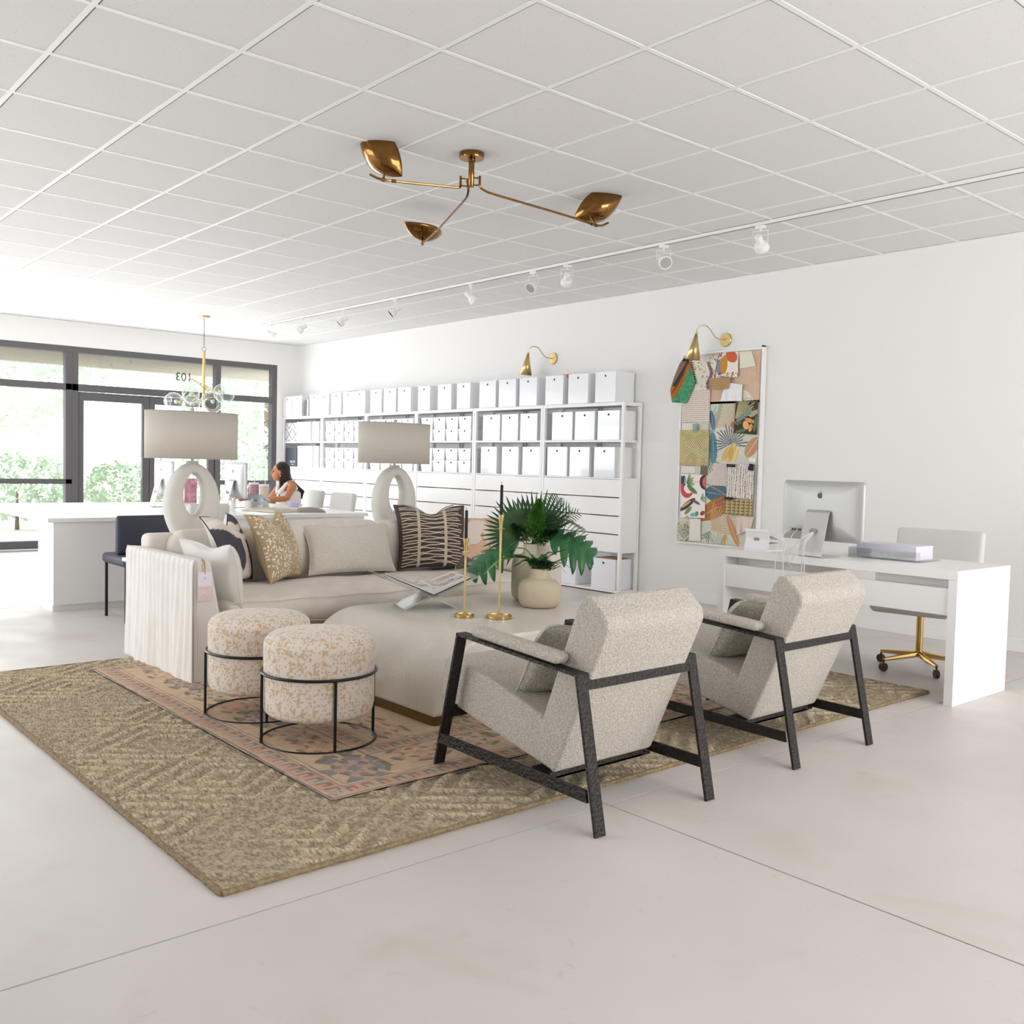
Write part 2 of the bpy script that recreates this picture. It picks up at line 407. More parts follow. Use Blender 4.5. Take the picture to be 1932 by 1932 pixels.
# window 2, left of the door
w2 = thing('window_2', '', ''); del w2['label']; del w2['category']; w2['kind'] = 'structure'; w2.location = (XW-.06, 1.5, 0)
g = box(f0, f1, -1.6, 3.95, 2.60, 2.68)+box(f0, f1, -1.6, 3.95, .02, .12)+box(f0, f1, -1.6, 3.95, 2.105, 2.19)+box(f0, f1, -1.6, 3.95, .865, .93)
for y in (-1.6, .2, 2.05, 3.87): g += box(f0, f1, y, y+.08, .02, 2.6)
obj('window_frame', g, GREY, w2, smooth=False, bev=.003)
pane('pane', w2, box(XW-.07, XW-.064, -1.55, 3.9, .12, 2.60))
# south and east glazing (outside the picture, they admit the daylight)
for nm, ax in (('window_3', 'y'), ('window_4', 'x')):
    wx = thing(nm, '', ''); del wx['label']; del wx['category']; wx['kind'] = 'structure'
    g = G()
    if ax == 'y':
        for x in np.linspace(-12.6, -4.68, 5): g += box(x, x+.08, YS-.12, YS-.04, .35, 2.75)
        g += box(-12.6, -4.6, YS-.12, YS-.04, .35, .43)+box(-12.6, -4.6, YS-.12, YS-.04, 2.67, 2.75)
    else:
        for y in np.linspace(2.0, 6.52, 3): g += box(XE+.04, XE+.12, y, y+.08, .35, 2.75)
        g += box(XE+.04, XE+.12, 2.0, 6.6, .35, .43)+box(XE+.04, XE+.12, 2.0, 6.6, 2.67, 2.75)
    obj('window_frame', g, GREY, wx, smooth=False)

# outside the shopfront
solo('outside_pavement', 'pale sunlit pavement outside the shopfront window', 'pavement', box(-40, XW-.2, -25, 30, -.14, -.06), mat('pavement', rgb(232, 228, 220), .9, var=(2, .5, rgb(214, 208, 198))), smooth=False)['kind'] = 'structure'
solo('roof_canopy', 'striped pale soffit of the outside canopy above the shopfront', 'canopy', box(XW-2.4, XW-.21, -4, 8.5, 2.62, 2.8)+sum((box(XW-.25-.16*k, XW-.33-.16*k, -4, 8.5, 2.605, 2.62) for k in range(12)), G()), mat('soffit', rgb(196, 186, 172), .8), smooth=False)
GREENP = mat('sunlit_foliage', rgb(184, 202, 176), .8, var=(3, .6, rgb(222, 228, 212)))
def foliage(cx, cy, z0, rx, ry, rz, n, s, seed):
    q = random.Random(seed); g = G()
    for _ in range(n):
        a = q.uniform(0, 2*pi); t = math.acos(q.uniform(-1, 1)); r = q.uniform(.72, 1)
        c = Vector((cx+rx*r*sin(t)*cos(a), cy+ry*r*sin(t)*sin(a), z0+rz+rz*r*cos(t)))
        u = Vector((q.uniform(-1, 1), q.uniform(-1, 1), q.uniform(-1, 1))).normalized()*s; w = u.cross(Vector((q.uniform(-1, 1), q.uniform(-1, 1), 1))).normalized()*s*.45
        k = len(g.v); g.v += [tuple(c-u), tuple(c+w), tuple(c+u), tuple(c-w)]; g.f.append((k, k+1, k+2, k+3))
    return g
for k, (cx, cy, r, hgt) in enumerate([(-17.6, 8.0, .9, .95), (-17.9, 9.8, .95, .85), (-17.8, 6.2, .8, .55), (-18.1, 4.4, .9, .6)]):
    t = thing('outside_shrub', '%s pale green shrub outside beyond the shopfront glass' % ['tall rounded', 'broad second', 'low clipped', 'leftmost low'][k], 'shrub', (cx, cy, -.06), 'shrubs outside the shopfront')
    obj('foliage', foliage(cx, cy, .1, r, r, hgt, 1500, .07, k), GREENP, t, smooth=False)
    obj('stem', cyl((cx, cy, -.06), (cx, cy, .6), .04, .02, 8), mat('bark', rgb(120, 100, 84), .9), t)
for k, (cx, cy, r) in enumerate([(-27, 13.5, 3.0), (-30, 6.5, 3.2)]):
    t = thing('outside_tree', '%s tree with sunlit crown standing outside the window' % ['nearer spreading', 'farther round'][k], 'tree', (cx, cy, -.06), 'trees outside the shopfront')
    obj('foliage', foliage(cx, cy, 1.6, r, r, 2.2, 2600, .16, 20+k), GREENP, t, smooth=False)
    obj('trunk', cyl((cx, cy, -.06), (cx, cy, 3), .16, .1, 10), mat('bark'), t)
# ------------------------------------------------------------------ pattern painting (woven or printed colours, numpy)
def vnoise(x, y, s, seed=0):
    x = np.asarray(x)*s; y = np.asarray(y)*s; r = np.random.RandomState(seed).rand(257, 257)
    xi = np.floor(x).astype(int); yi = np.floor(y).astype(int); fx = x-xi; fy = y-yi
    fx = fx*fx*(3-2*fx); fy = fy*fy*(3-2*fy); a = lambda i, j: r[i % 256, j % 256]
    return (a(xi, yi)*(1-fx)+a(xi+1, yi)*fx)*(1-fy)+(a(xi, yi+1)*(1-fx)+a(xi+1, yi+1)*fx)*fy
def put(C, mask, col): C[mask] = np.array(col)/255
def paint(X, Y, base, ops):
    C = np.zeros(X.shape+(3,)); C[:] = np.array(base)/255
    for o in ops:
        k = o[0]
        if k == 'leaf':      # x0 y0 x1 y1 width colour
            _, x0, y0, x1, y1, w, col = o; dx, dy = x1-x0, y1-y0; l2 = dx*dx+dy*dy
            t = ((X-x0)*dx+(Y-y0)*dy)/l2; d = ((X-x0)*dy-(Y-y0)*dx)/math.sqrt(l2)
            put(C, (t > 0) & (t < 1) & (np.abs(d) < w*np.sqrt(np.clip(np.sin(pi*np.clip(t, 0, 1)), 0, 1))), col)
            put(C, (t > 0) & (t < 1) & (np.abs(d) < w*.05+.0008), [min(255, c+38) for c in col])
        elif k == 'fan':     # cx cy r a0 a1 n duty colour
            _, cx, cy, r, a0, a1, n, du, col = o; a = np.arctan2(Y-cy, X-cx); a = np.where(a < a0, a+2*pi, a); q = (a-a0)/(a1-a0)
            rr = np.hypot(X-cx, Y-cy); fr = (q*n) % 1
            put(C, (q > 0) & (q < 1) & (rr < r*(.85+.15*np.sin(np.floor(q*n)*2.1))) & (np.abs(fr-.5) < du/2*np.sqrt(np.clip(1.05-rr/r, 0, 1))*1.3), col)
        elif k == 'ell':
            _, cx, cy, rx, ry, an, col = o; u = (X-cx)*cos(an)+(Y-cy)*sin(an); v = -(X-cx)*sin(an)+(Y-cy)*cos(an)
            put(C, (u/rx)**2+(v/ry)**2 < 1, col)
        elif k == 'noise':   # scale threshold colour seed
            _, s, th, col, sd = o; put(C, vnoise(X, Y, s, sd)*.6+vnoise(X, Y, s*2.3, sd+1)*.4 > th, col)
        elif k == 'mask': put(C, o[1](X, Y), o[2])
    return C
def swatch(name, label, cat, quad, base, ops, layer=1, res=.004, ripple=.0, rough=PAT, group='swatches pinned to the mood board', ybase=7.222):
    (ax, az), (bx, bz), (cx, cz), (dx, dz) = quad
    nu = max(2, int(math.hypot(bx-ax, bz-az)/res)); nv = max(2, int(math.hypot(dx-ax, dz-az)/res))
    u = np.linspace(0, 1, nu+1)[None, :]; v = np.linspace(0, 1, nv+1)[:, None]
    X = (ax*(1-u)+bx*u)*(1-v)+(dx*(1-u)+cx*u)*v; Z = (az*(1-u)+bz*u)*(1-v)+(dz*(1-u)+cz*u)*v
    rp = np.sin(X*58+layer)*ripple*(.3+v)+np.sin(X*23+Z*9)*ripple*.6
    Yw = np.full(X.shape, ybase-.0035*layer)-np.abs(rp)
    C = paint(X, Z, base, ops)
    g = G(); g.v = list(zip(X.ravel().tolist(), Yw.ravel().tolist(), Z.ravel().tolist()))
    n = nu+1; g.f = [(j*n+i, (j+1)*n+i, (j+1)*n+i+1, j*n+i+1) for j in range(nv) for i in range(nu)]
    o = obj(name, g, rough, None, colors=C.reshape(-1, 3), ang=80, solid=.0012)
    return tag(o, label, cat, group)

# ------------------------------------------------------------------ shelving along the north wall
UW = 1.1717; ux0 = -6.462; yf = 7.0; yr = 7.268
def unit(origin, label, k):
    t = thing('shelving_unit', label, 'shelving', origin, 'white shelving units along the wall')
    def P(name, g, mt=PAINT, par=None, **kw): return obj(name, g, mt, par or t, smooth=False, bev=.0015, **kw)
    x1, x0 = origin[0], origin[0]-UW+.003
    for x in (x0, x1-.032):
        P('post', box(x, x+.032, yf, yf+.03, 0, 1.9)); P('post', box(x, x+.032, yr-.03, yr, 0, 1.9))
    P('top_shelf', box(x0+.032, x1-.032, yf, yr, 1.866, 1.9)+box(x0, x0+.032, yf+.03, yr-.03, 1.866, 1.9)+box(x1-.032, x1, yf+.03, yr-.03, 1.866, 1.9))
    P('shelf', box(x0+.033, x1-.033, yf+.002, yr, 1.505, 1.527))
    P('wall_rail', box((x0+x1)/2-.03, (x0+x1)/2-.012, yr-.012, yr, 1.15, 1.866)+box((x0+x1)/2+.012, (x0+x1)/2+.03, yr-.012, yr, 1.15, 1.866), mat('grey_rail', rgb(196, 196, 198), .5))
    P('carcass', box(x0+.033, x1-.033, yf+.022, yr-.004, .408, .42)+box(x0+.033, x1-.033, yf+.004, yr, 1.138, 1.152)+box(x0+.033, x0+.045, yf+.022, yr-.004, .42, 1.138)
      + box(x1-.030, x1-.004, yf+.031, yr-.031, .408, 1.15)+box(x0+.045, x1-.045, yr-.02, yr-.006, .42, 1.138), LAM)
    for j in range(4):
        z0 = .41+j*.183
        d = P('drawer', box(x0+.034, x1-.034, yf+.003, yf+.02, z0+.004, z0+.176), LAM)
        P('finger_lip', box((x0+x1)/2-.16, (x0+x1)/2+.16, yf+.004, yf+.02, z0+.176, z0+.1795), mat('birch_edge', rgb(214, 190, 150), .6), d)
    P('bottom_shelf', box(x0+.033, x1-.033, yf+.002, yr, .012, .034)+box(x0, x0+.032, yf+.03, yr-.03, .0, .034)+box(x1-.032, x1, yf+.03, yr-.03, 0, .034))
    return t
u0 = unit((ux0, yf, 0), 'white shelving unit nearest the mood board, first in the row', 0)
for k in range(1, 6):
    dup(u0, (ux0-UW*k, yf, 0), None, ['', 'second white shelving unit from the right, behind the palm leaves', 'third white shelving unit from the right, holding small bins', 'fourth white shelving unit from the right, behind the right table lamp', 'fifth white shelving unit from the right, small bins above an empty office chair', 'leftmost white shelving unit in the corner, filled with binders'][k], 'white shelving units along the wall')

def holed_front(w, h, d, tap=0, lip=0, hz=.78):
    """open-topped bin, wall thickness 4 mm, front at y=0"""
    t = .004; g = G(); b = tap
    P0 = [(-w/2+b, b*.5, 0), (w/2-b, b*.5, 0), (w/2-b, d-b*.5, 0), (-w/2+b, d-b*.5, 0)]
    P1 = [(-w/2, 0, h-lip), (w/2, 0, h-lip), (w/2, d, h), (-w/2, d, h)]
    Q1 = [(-w/2+t, t, h-lip), (w/2-t, t, h-lip), (w/2-t, d-t, h), (-w/2+t, d-t, h)]
    Q0 = [(-w/2+b+t, b*.5+t, t), (w/2-b-t, b*.5+t, t), (w/2-b-t, d-b*.5-t, t), (-w/2+b+t, d-b*.5-t, t)]
    g.v = P0+P1+Q1+Q0
    g.f = [(3, 2, 1, 0)]+[(i, (i+1) % 4, 4+(i+1) % 4, 4+i) for i in range(4)]+[(4+i, 4+(i+1) % 4, 8+(i+1) % 4, 8+i) for i in range(4)]+[(8+i, 8+(i+1) % 4, 12+(i+1) % 4, 12+i) for i in range(4)]+[(12, 13, 14, 15)]
    return g
def bin_proto(nm, w, h, d, tap, hr, hz):
    t = thing(nm, 'x', 'box')
    obj('bin_body', holed_front(w, h, d, tap), BOXM, t, smooth=False, bev=.004 if not tap else .002, local=True)
    yy = tap*.5*(1-hz)
    obj('finger_hole_shade', tube([(0, yy-.0015, h*hz), (0, yy+.002, h*hz)], hr, 14), DARKHOLE, t, local=True)  # dark disc stands in for the shade inside the hole; none is cut
    obj('hole_ring', tube([(hr*1.12*cos(a), yy-.0015, h*hz+hr*1.12*sin(a)) for a in np.linspace(0, 2*pi, 17)[:-1]], .0016, 6, True), mat('ring_grey', rgb(190, 192, 196), .4), t, local=True)
    return t
big = bin_proto('storage_box', .282, .305, .275, 0, .0105, .86)
small = bin_proto('storage_bin', .245, .142, .25, .016, .0105, .80)
used = {'big': False, 'small': False}
def place(kind, x, y, z, label, group, sx=1, sz=1):
    src = big if kind == 'big' else small
    if not used[kind]: r = src; used[kind] = True; r['label'] = label; r['group'] = group
    else: r = dup(src, (0, 0, 0), None, label, group)
    r.location = (x, y, z); r.scale = (sx, 1, sz)
    return r
top = [(-6.855, -6.578), (-7.245, -6.959), (-7.593, -7.325), (-8.013, -7.732), (-8.366, -8.075), (-8.713, -8.422), (-9.139, -8.886), (-9.519, -9.253), (-9.93, -9.683), (-10.376, -10.092),
       (-10.708, -10.424), (-11.028, -10.758), (-11.448, -11.164), (-11.725, -11.45), (-12.049, -11.781), (-12.392, -12.118), (-12.66, -12.394), (-13.185, -12.9), (-13.487, -13.21)]
for i, (a, bb) in enumerate(top):
    lab = 'white storage box on top of the shelving, ' + (ORD[i+1]+' from the right end' if i < 10 else (ORD[len(top)-i]+' from the window corner'))
    place('big', (a+bb)/2, 6.992, 1.901, lab, 'storage boxes on top of the shelving', (bb-a)/.282)
r2 = [(-6.827, -6.53), (-7.154, -6.872), (-7.498, -7.193), (-8.009, -7.735), (-8.326, -8.05), (-8.661, -8.36)]
r3 = [(-6.865, -6.58), (-7.218, -6.933), (-7.56, -7.26), (-7.96, -7.68), (-8.31, -8.03), (-8.685, -8.405)]
for i, (a, bb) in enumerate(r2): place('big', (a+bb)/2, 7.012, 1.528, 'tall white storage box on the upper shelf, '+ORD[i+1]+' from the right end', 'storage boxes on the upper shelf', (bb-a)/.282, .96)
for i, (a, bb) in enumerate(r3): place('big', (a+bb)/2, 7.012, 1.153, 'white storage box on the lower shelf above the drawers, '+ORD[i+1]+' from the right end', 'storage boxes on the lower shelf', (bb-a)/.282, 1.0)
place('big', -6.70, 7.02, .035, 'white storage box on the bottom shelf with brown packing inside, right one', 'storage boxes on the bottom shelf', 1.18, 1.0)
place('big', -7.26, 7.02, .035, 'white storage box on the bottom shelf beside the palm vase, left one', 'storage boxes on the bottom shelf', 1.18, 1.02)
solo('brown_parcel', 'brown crumpled packing paper sticking out of the bottom shelf box', 'packing', rbox(-6.80, -6.60, 7.06, 7.22, .20, .352, .02), mat('kraft', rgb(176, 136, 92), .8, bump=(30, .8, .01)))
for k, (x, c) in enumerate([(-7.0, 'mauve'), (-7.62, 'none'), (-7.1, 'top')]): pass
bays = [(-8.992, .2535, 'third'), (-10.165, .2535, 'fourth'), (-11.335, .2565, 'fifth')]
for bx, st, nm in bays:
    for row, zb in ((0, 1.528), (1, 1.153)):
        for lev in (0, 1):
            for c in range(4):
                x = bx-c*st
                lab = 'small white bin, %s level, %s shelf, %s from the right, %s shelving unit' % (['lower', 'upper'][lev], ['upper', 'lower'][row], ORD[c+1], nm)
                place('small', x, 7.006, zb+lev*.1435, lab, 'small bins in the %s shelving unit' % nm)
# papers poking out of boxes
for k, (x, z, w, c, lab) in enumerate([(-7.36, 2.2, .16, (190, 120, 110), 'dark edged folded sample showing above the third top box'), (-11.6, 2.205, .2, (214, 160, 140), 'pink edged sheets sticking out of a top box near the lamp'), (-12.25, 2.2, .15, (238, 238, 236), 'loose white paper peeking out of a top box near the corner'), (-9.40, 2.2, .14, (222, 214, 204), 'cream sample edge sticking up from a top box in the middle')]):
    solo('fabric_sample', lab, 'sample', rbox(x-w/2, x+w/2, 7.05, 7.20, z-.012, z+.018, .006), mat('sample%d' % k, rgb(*c), .9), 'samples in the storage boxes')
# binders in the corner unit
def binder(x0, x1, z, h, lab, grp, col=(243, 243, 244), d=.22):
    t = thing('binder', lab, 'binder', (x0, 7.01, z), grp)
    obj('cover', box(x0+.001, x1-.001, 7.012, 7.012+d, z, z+h), mat('binder_%d_%d_%d' % col, rgb(*col), .35), t, smooth=False, bev=.004)
    obj('page_block', box(x0+.004, x1-.004, 7.03, 7.01+d-.006, z+.004, z+h+.0015), PAPER, t, smooth=False)
    return t
for i, (a, bb) in enumerate([(-13.09, -13.016), (-13.012, -12.945), (-12.942, -12.879), (-12.876, -12.791), (-12.78, -12.73), (-12.728, -12.671), (-12.608, -12.478), (-12.468, -12.417)][::-1]):
    binder(a, bb, 1.528, .29, 'white binder on the upper shelf of the corner unit, %s from the right' % ORD[i+1], 'binders on the upper corner shelf')
for i, (a, bb) in enumerate([(-13.049, -12.984), (-12.968, -12.895), (-12.889, -12.825), (-12.822, -12.76), (-12.757, -12.685), (-12.682, -12.608), (-12.571, -12.5), (-12.497, -12.423)][::-1]):
    binder(a, bb, 1.153, .31, 'white binder on the lower shelf of the corner unit, %s from the right' % ORD[i+1], 'binders on the lower corner shelf')
binder(-12.83, -12.79, 1.9, .24, 'dark spined magazine leaning on top of the corner unit', 'magazines on top of the corner unit', (70, 70, 76), .2)
binder(-12.785, -12.735, 1.9, .25, 'grey spined magazine on top of the corner unit beside the dark one', 'magazines on top of the corner unit', (190, 190, 190), .2)
# patterned box file and charcoal folder
def ogee(X, Z):
    u = (X+13.32)/.2; v = (Z-1.64)/.17
    return np.abs(np.abs(((u+np.round(v)*.5+.5) % 1)-.5)-.5*np.abs(((v+.5) % 1)-.5)*2*.95) < .05
t = thing('box_file', 'grey ogee patterned box file at the left end of the upper corner shelf', 'box file', (-13.3, 7.01, 1.528))
obj('file_body', box(-13.44, -13.10, 7.016, 7.24, 1.528, 1.81), mat('grey_card', rgb(204, 208, 214), .6), t, smooth=False)
gx, gz = np.meshgrid(np.linspace(-13.44, -13.10, 90), np.linspace(1.528, 1.81, 75)); Cc = paint(gx, gz, (206, 210, 216), [('mask', ogee, (120, 128, 142))])
g = G(list(zip(gx.ravel(), np.full(gx.size, 7.014), gz.ravel())), [(j*90+i, j*90+i+1, (j+1)*90+i+1, (j+1)*90+i) for j in range(74) for i in range(89)])
obj('printed_label', g, PATR, t, colors=Cc.reshape(-1, 3), solid=.001)
t = thing('folder', 'charcoal folder with white lettering leaning on the lower corner shelf', 'folder', (-13.3, 7.01, 1.153))
fo = obj('cover', box(-13.42, -13.07, 7.012, 7.03, 1.153, 1.435), NAVY, t, smooth=False, bev=.002)
obj('pages', box(-13.415, -13.075, 7.03, 7.06, 1.155, 1.43), PAPER, t, smooth=False)
text('lettering', 'SALON', .05, PAPER, (-13.2, 7.010, 1.225), (pi/2, 0, 0), t)
text('lettering', 'DE  MODE', .02, PAPER, (-13.2, 7.010, 1.185), (pi/2, 0, 0), t)

# ------------------------------------------------------------------ mood board
t = thing('mood_board', 'tall white framed mood board leaning flat on the wall, covered in swatches', 'pinboard', (-5.5, 7.25, 1.44))
obj('board', box(-5.935, -5.05, 7.232, 7.262, .57, 2.325), mat('board_linen', rgb(226, 220, 214), .9), t, smooth=False)
obj('frame', box(-5.95, -5.035, 7.222, 7.278, 2.325, 2.345)+box(-5.95, -5.035, 7.222, 7.278, .552, .572)+box(-5.95, -5.932, 7.222, 7.278, .572, 2.325)+box(-5.055, -5.035, 7.222, 7.278, .572, 2.325), PAINT, t, smooth=False, bev=.002)
obj('corner_clip', cyl((-5.045, 7.22, 2.352), (-5.045, 7.26, 2.352), .008), BLACK, t)
SW = lambda *a, **k: swatch(*a, **k)
sage = (206, 208, 192)
SW('wallpaper_panel', 'peach wallpaper panel with pale arches at the top of the mood board', 'wallpaper', [(-5.597, 2.322), (-5.057, 2.322), (-5.057, 1.86), (-5.597, 1.86)], (214, 184, 160),
   [('mask', lambda X, Z: np.hypot(X+5.29, Z-1.8) < .19, (228, 224, 204)), ('leaf', -5.10, 2.3, -5.06, 2.0, .02, (206, 166, 146)), ('noise', 90, .68, (206, 176, 152), 3)], 1, ripple=0)
big_ops = [('noise', 14, .6, (214, 214, 198), 4), ('leaf', -5.47, 1.88, -5.60, 1.55, .05, (150, 172, 168)), ('fan', -5.325, 1.665, .30, 1.35, 3.3, 15, .5, (196, 166, 132)), ('mask', lambda X, Z: (np.hypot(X+5.325, Z-1.665) < .03), (196, 108, 92)),
    ('mask', lambda X, Z: np.abs(np.hypot(X+5.84, Z-1.98)-.345+.02*np.sin(Z*20)) < .006, (222, 226, 224)), ('leaf', -5.55, 1.60, -5.53, 1.30, .045, (84, 128, 140)), ('leaf', -5.58, 1.80, -5.54, 1.62, .03, (92, 118, 140)),
    ('fan', -5.35, 1.49, .20, -.2, 3.6, 19, .55, (84, 92, 110)), ('leaf', -5.30, 1.50, -5.38, 1.33, .05, (214, 182, 112)), ('leaf', -5.35, 1.47, -5.44, 1.34, .028, (206, 172, 100)), ('leaf', -5.27, 1.46, -5.31, 1.33, .03, (222, 194, 128)), ('leaf', -5.33, 1.48, -5.35, 1.33, .022, (196, 160, 88)),
    ('leaf', -5.05, 1.55, -5.18, 1.38, .06, (192, 148, 112)), ('fan', -5.62, 1.35, .16, -1.2, .8, 9, .55, (108, 138, 144)), ('leaf', -5.62, 1.05, -5.30, 1.02, .085, (78, 112, 128)), ('leaf', -5.70, .80, -5.28, 1.0, .085, (176, 118, 60)), ('leaf', -5.50, .93, -5.3, 1.0, .035, (170, 96, 74)),
    ('fan', -5.53, .70, .27, -.15, 1.7, 15, .55, (202, 166, 116)), ('fan', -5.54, .69, .13, 3.5, 5.1, 7, .5, (62, 84, 84)), ('fan', -5.44, .52, .19, .8, 2.5, 9, .8, (188, 196, 184)), ('leaf', -5.36, .85, -5.22, .57, .035, (198, 146, 104)), ('leaf', -5.42, .57, -5.36, .69, .012, (190, 154, 84)), ('leaf', -5.38, .57, -5.36, .68, .01, (190, 154, 84)), ('leaf', -5.62, 1.13, -5.37, 1.03, .008, (150, 130, 116))]
SW('wallpaper_panel', 'large jungle leaf wallpaper panel filling the middle of the mood board', 'wallpaper', [(-5.75, 1.88), (-5.057, 1.88), (-5.057, .574), (-5.75, .574)], sage, big_ops, 1, rough=PATR)
SW('fabric_swatch', 'cream botanical fabric with feathery sprigs at the top left of the board', 'swatch', [(-5.853, 2.299), (-5.51, 2.305), (-5.575, 1.99), (-5.80, 1.99)], (228, 222, 212),
   [('fan', -5.68, 1.98, .3, 1.2, 2.2, 13, .25, (196, 188, 172)), ('mask', lambda X, Z: (np.abs(X+5.60-.02*np.sin(Z*30)) < .012+.012*np.abs(np.sin(Z*160))) & (Z < 2.25), (122, 98, 106)), ('mask', lambda X, Z: (np.abs(X+5.80+.3*(Z-2.2)) < .02*np.abs(np.sin(Z*140))) & (Z > 2.05), (150, 112, 84)), ('noise', 60, .7, (176, 150, 110), 9)], 3, ripple=.004)
SW('fabric_swatch', 'abstract orange, mustard and blue tufted fabric near the top of the board', 'swatch', [(-5.511, 2.322), (-5.286, 2.318), (-5.28, 2.09), (-5.52, 2.10)], (236, 226, 220),
   [('ell', -5.49, 2.19, .035, .075, .2, (124, 142, 158)), ('ell', -5.36, 2.28, .07, .05, -.5, (206, 104, 66)), ('ell', -5.44, 2.21, .038, .085, -.1, (202, 142, 52)), ('mask', lambda X, Z: (vnoise(X, Z, 130, 2) > .6) & ((Z < 2.14) | (X < -5.46) & (Z > 2.25)), (146, 74, 62))], 4, .003, ripple=.005)
SW('fabric_swatch', 'pale cream curved piece at the top right of the board', 'swatch', [(-5.286, 2.318), (-5.15, 2.313), (-5.10, 2.18), (-5.27, 2.165)], (230, 226, 208), [('noise', 40, .65, (224, 220, 200), 1)], 3)
SW('fabric_swatch', 'tan woven grasscloth piece pinned below the orange fabric', 'swatch', [(-5.583, 2.094), (-5.345, 2.088), (-5.363, 1.988), (-5.575, 1.988)], (168, 136, 92),
   [('mask', lambda X, Z: np.sin(X*900+9*vnoise(X, Z, 60)) > .2, (196, 166, 118)), ('mask', lambda X, Z: np.sin(Z*600) > .75, (140, 108, 70))], 11, .003, ripple=.004)
SW('fabric_swatch', 'crumpled white linen piece hanging right of the grasscloth', 'swatch', [(-5.40, 2.05), (-5.225, 2.02), (-5.23, 1.875), (-5.47, 1.88)], (236, 236, 238), [], 5, ripple=.012)
SW('fabric_swatch', 'pale pink fabric with fine horizontal pleats on the left of the board', 'swatch', [(-5.92, 2.0), (-5.588, 1.992), (-5.586, 1.69), (-5.914, 1.695)], (226, 212, 202),
   [('mask', lambda X, Z: np.sin(Z*330) > .45, (196, 180, 170))], 4, .003)
SW('fabric_swatch', 'small cream block under the pleated pink fabric', 'swatch', [(-5.914, 1.695), (-5.743, 1.692), (-5.74, 1.622), (-5.912, 1.622)], (230, 222, 212), [], 2)
SW('fabric_swatch', 'tiny teal chip above the yellow fern print', 'swatch', [(-5.769, 1.68), (-5.715, 1.679), (-5.712, 1.606), (-5.767, 1.609)], (142, 166, 154), [], 7)
def fernp(X, Z):
    w = np.abs(((X+5.75+.3*(Z-1.4)) % .17)-.085); return np.sin((Z-w*1.1+.01*np.sin(X*40))*300) > .35
SW('fabric_swatch', 'yellow green fern frond print on the left of the board', 'swatch', [(-5.925, 1.624), (-5.583, 1.62), (-5.579, 1.293), (-5.918, 1.293)], (222, 208, 160), [('noise', 16, .55, (206, 196, 140), 8), ('mask', fernp, (116, 104, 54)), ('mask', lambda X, Z: fernp(X, Z) & (vnoise(X, Z, 12, 6) > .62), (150, 84, 66))], 5, .003, rough=PATR)
SW('fabric_swatch', 'dark floral print with orange blooms on the right of the board', 'swatch', [(-5.298, 1.878), (-5.060, 1.874), (-5.063, 1.572), (-5.308, 1.592)], (68, 60, 48),
   [('fan', -5.30, 1.72, .26, .15, 1.35, 12, .8, (176, 170, 130)), ('leaf', -5.30, 1.68, -5.12, 1.80, .022, (124, 138, 136)), ('ell', -5.10, 1.76, .05, .02, .5, (170, 170, 140)), ('ell', -5.14, 1.70, .055, .018, -.3, (226, 160, 96)), ('ell', -5.18, 1.66, .03, .04, .4, (232, 178, 120)), ('ell', -5.13, 1.635, .02, .035, -.3, (224, 164, 104)), ('leaf', -5.29, 1.60, -5.17, 1.62, .016, (92, 110, 86)), ('leaf', -5.09, 1.60, -5.07, 1.74, .018, (104, 116, 92)), ('ell', -5.27, 1.68, .022, .02, 0, (104, 112, 90)), ('noise', 50, .74, (140, 128, 96), 12)], 5, .003)
SW('fabric_swatch', 'pale beige nubby square in the middle of the board', 'swatch', [(-5.528, 1.318), (-5.36, 1.31), (-5.367, 1.111), (-5.532, 1.111)], (214, 202, 196), [('noise', 200, .6, (196, 180, 174), 5)], 4, .003)
SW('fabric_swatch', 'chunky white and grey fringed knit on the right of the board', 'swatch', [(-5.357, 1.31), (-5.058, 1.315), (-5.075, 1.0), (-5.362, 1.012)], (204, 196, 190),
   [('mask', lambda X, Z: np.sin(X*260+3*vnoise(X, Z, 22, 3)) > .3, (236, 230, 222)), ('mask', lambda X, Z: (np.sin(X*260+3*vnoise(X, Z, 22, 3)) < -.2) & (vnoise(X, Z, 120, 7) > .55), (138, 118, 98))], 6, .0028, ripple=.008)
SW('label_strip', 'black label strip at the top corner of the fringed knit', 'label', [(-5.357, 1.312), (-5.262, 1.308), (-5.261, 1.283), (-5.356, 1.286)], (40, 40, 46), [('mask', lambda X, Z: (np.abs(Z-1.297) < .003) & (np.sin(X*500) > 0) & (X > -5.34) & (X < -5.28), (96, 94, 96))], 11, .002, group='black label strips')
SW('fabric_swatch', 'olive and sand triangle weave below the fringed knit', 'swatch', [(-5.372, 1.0), (-5.07, .998), (-5.079, .852), (-5.379, .861)], (196, 174, 130),
   [('mask', lambda X, Z: (((X+5.4) % .05)/.05) > (np.abs(((Z-.85) % .028)/.028-.5)*2), (134, 112, 68)), ('mask', lambda X, Z: ((X+5.4) % .05) < .003, (206, 188, 148))], 8, .0028, ripple=.007)
SW('label_strip', 'black label strip at the top corner of the triangle weave', 'label', [(-5.367, 1.016), (-5.275, 1.012), (-5.273, .986), (-5.365, .99)], (40, 40, 46), [('mask', lambda X, Z: (np.abs(Z-1.001) < .003) & (np.sin(X*500) > 0) & (X > -5.35) & (X < -5.29), (96, 94, 96))], 13, .002, group='black label strips')
SW('fabric_swatch', 'draped pale pink cloth at the bottom right of the board', 'swatch', [(-5.252, .852), (-5.058, .846), (-5.085, .735), (-5.23, .674)], (226, 208, 200), [], 5, ripple=.014)
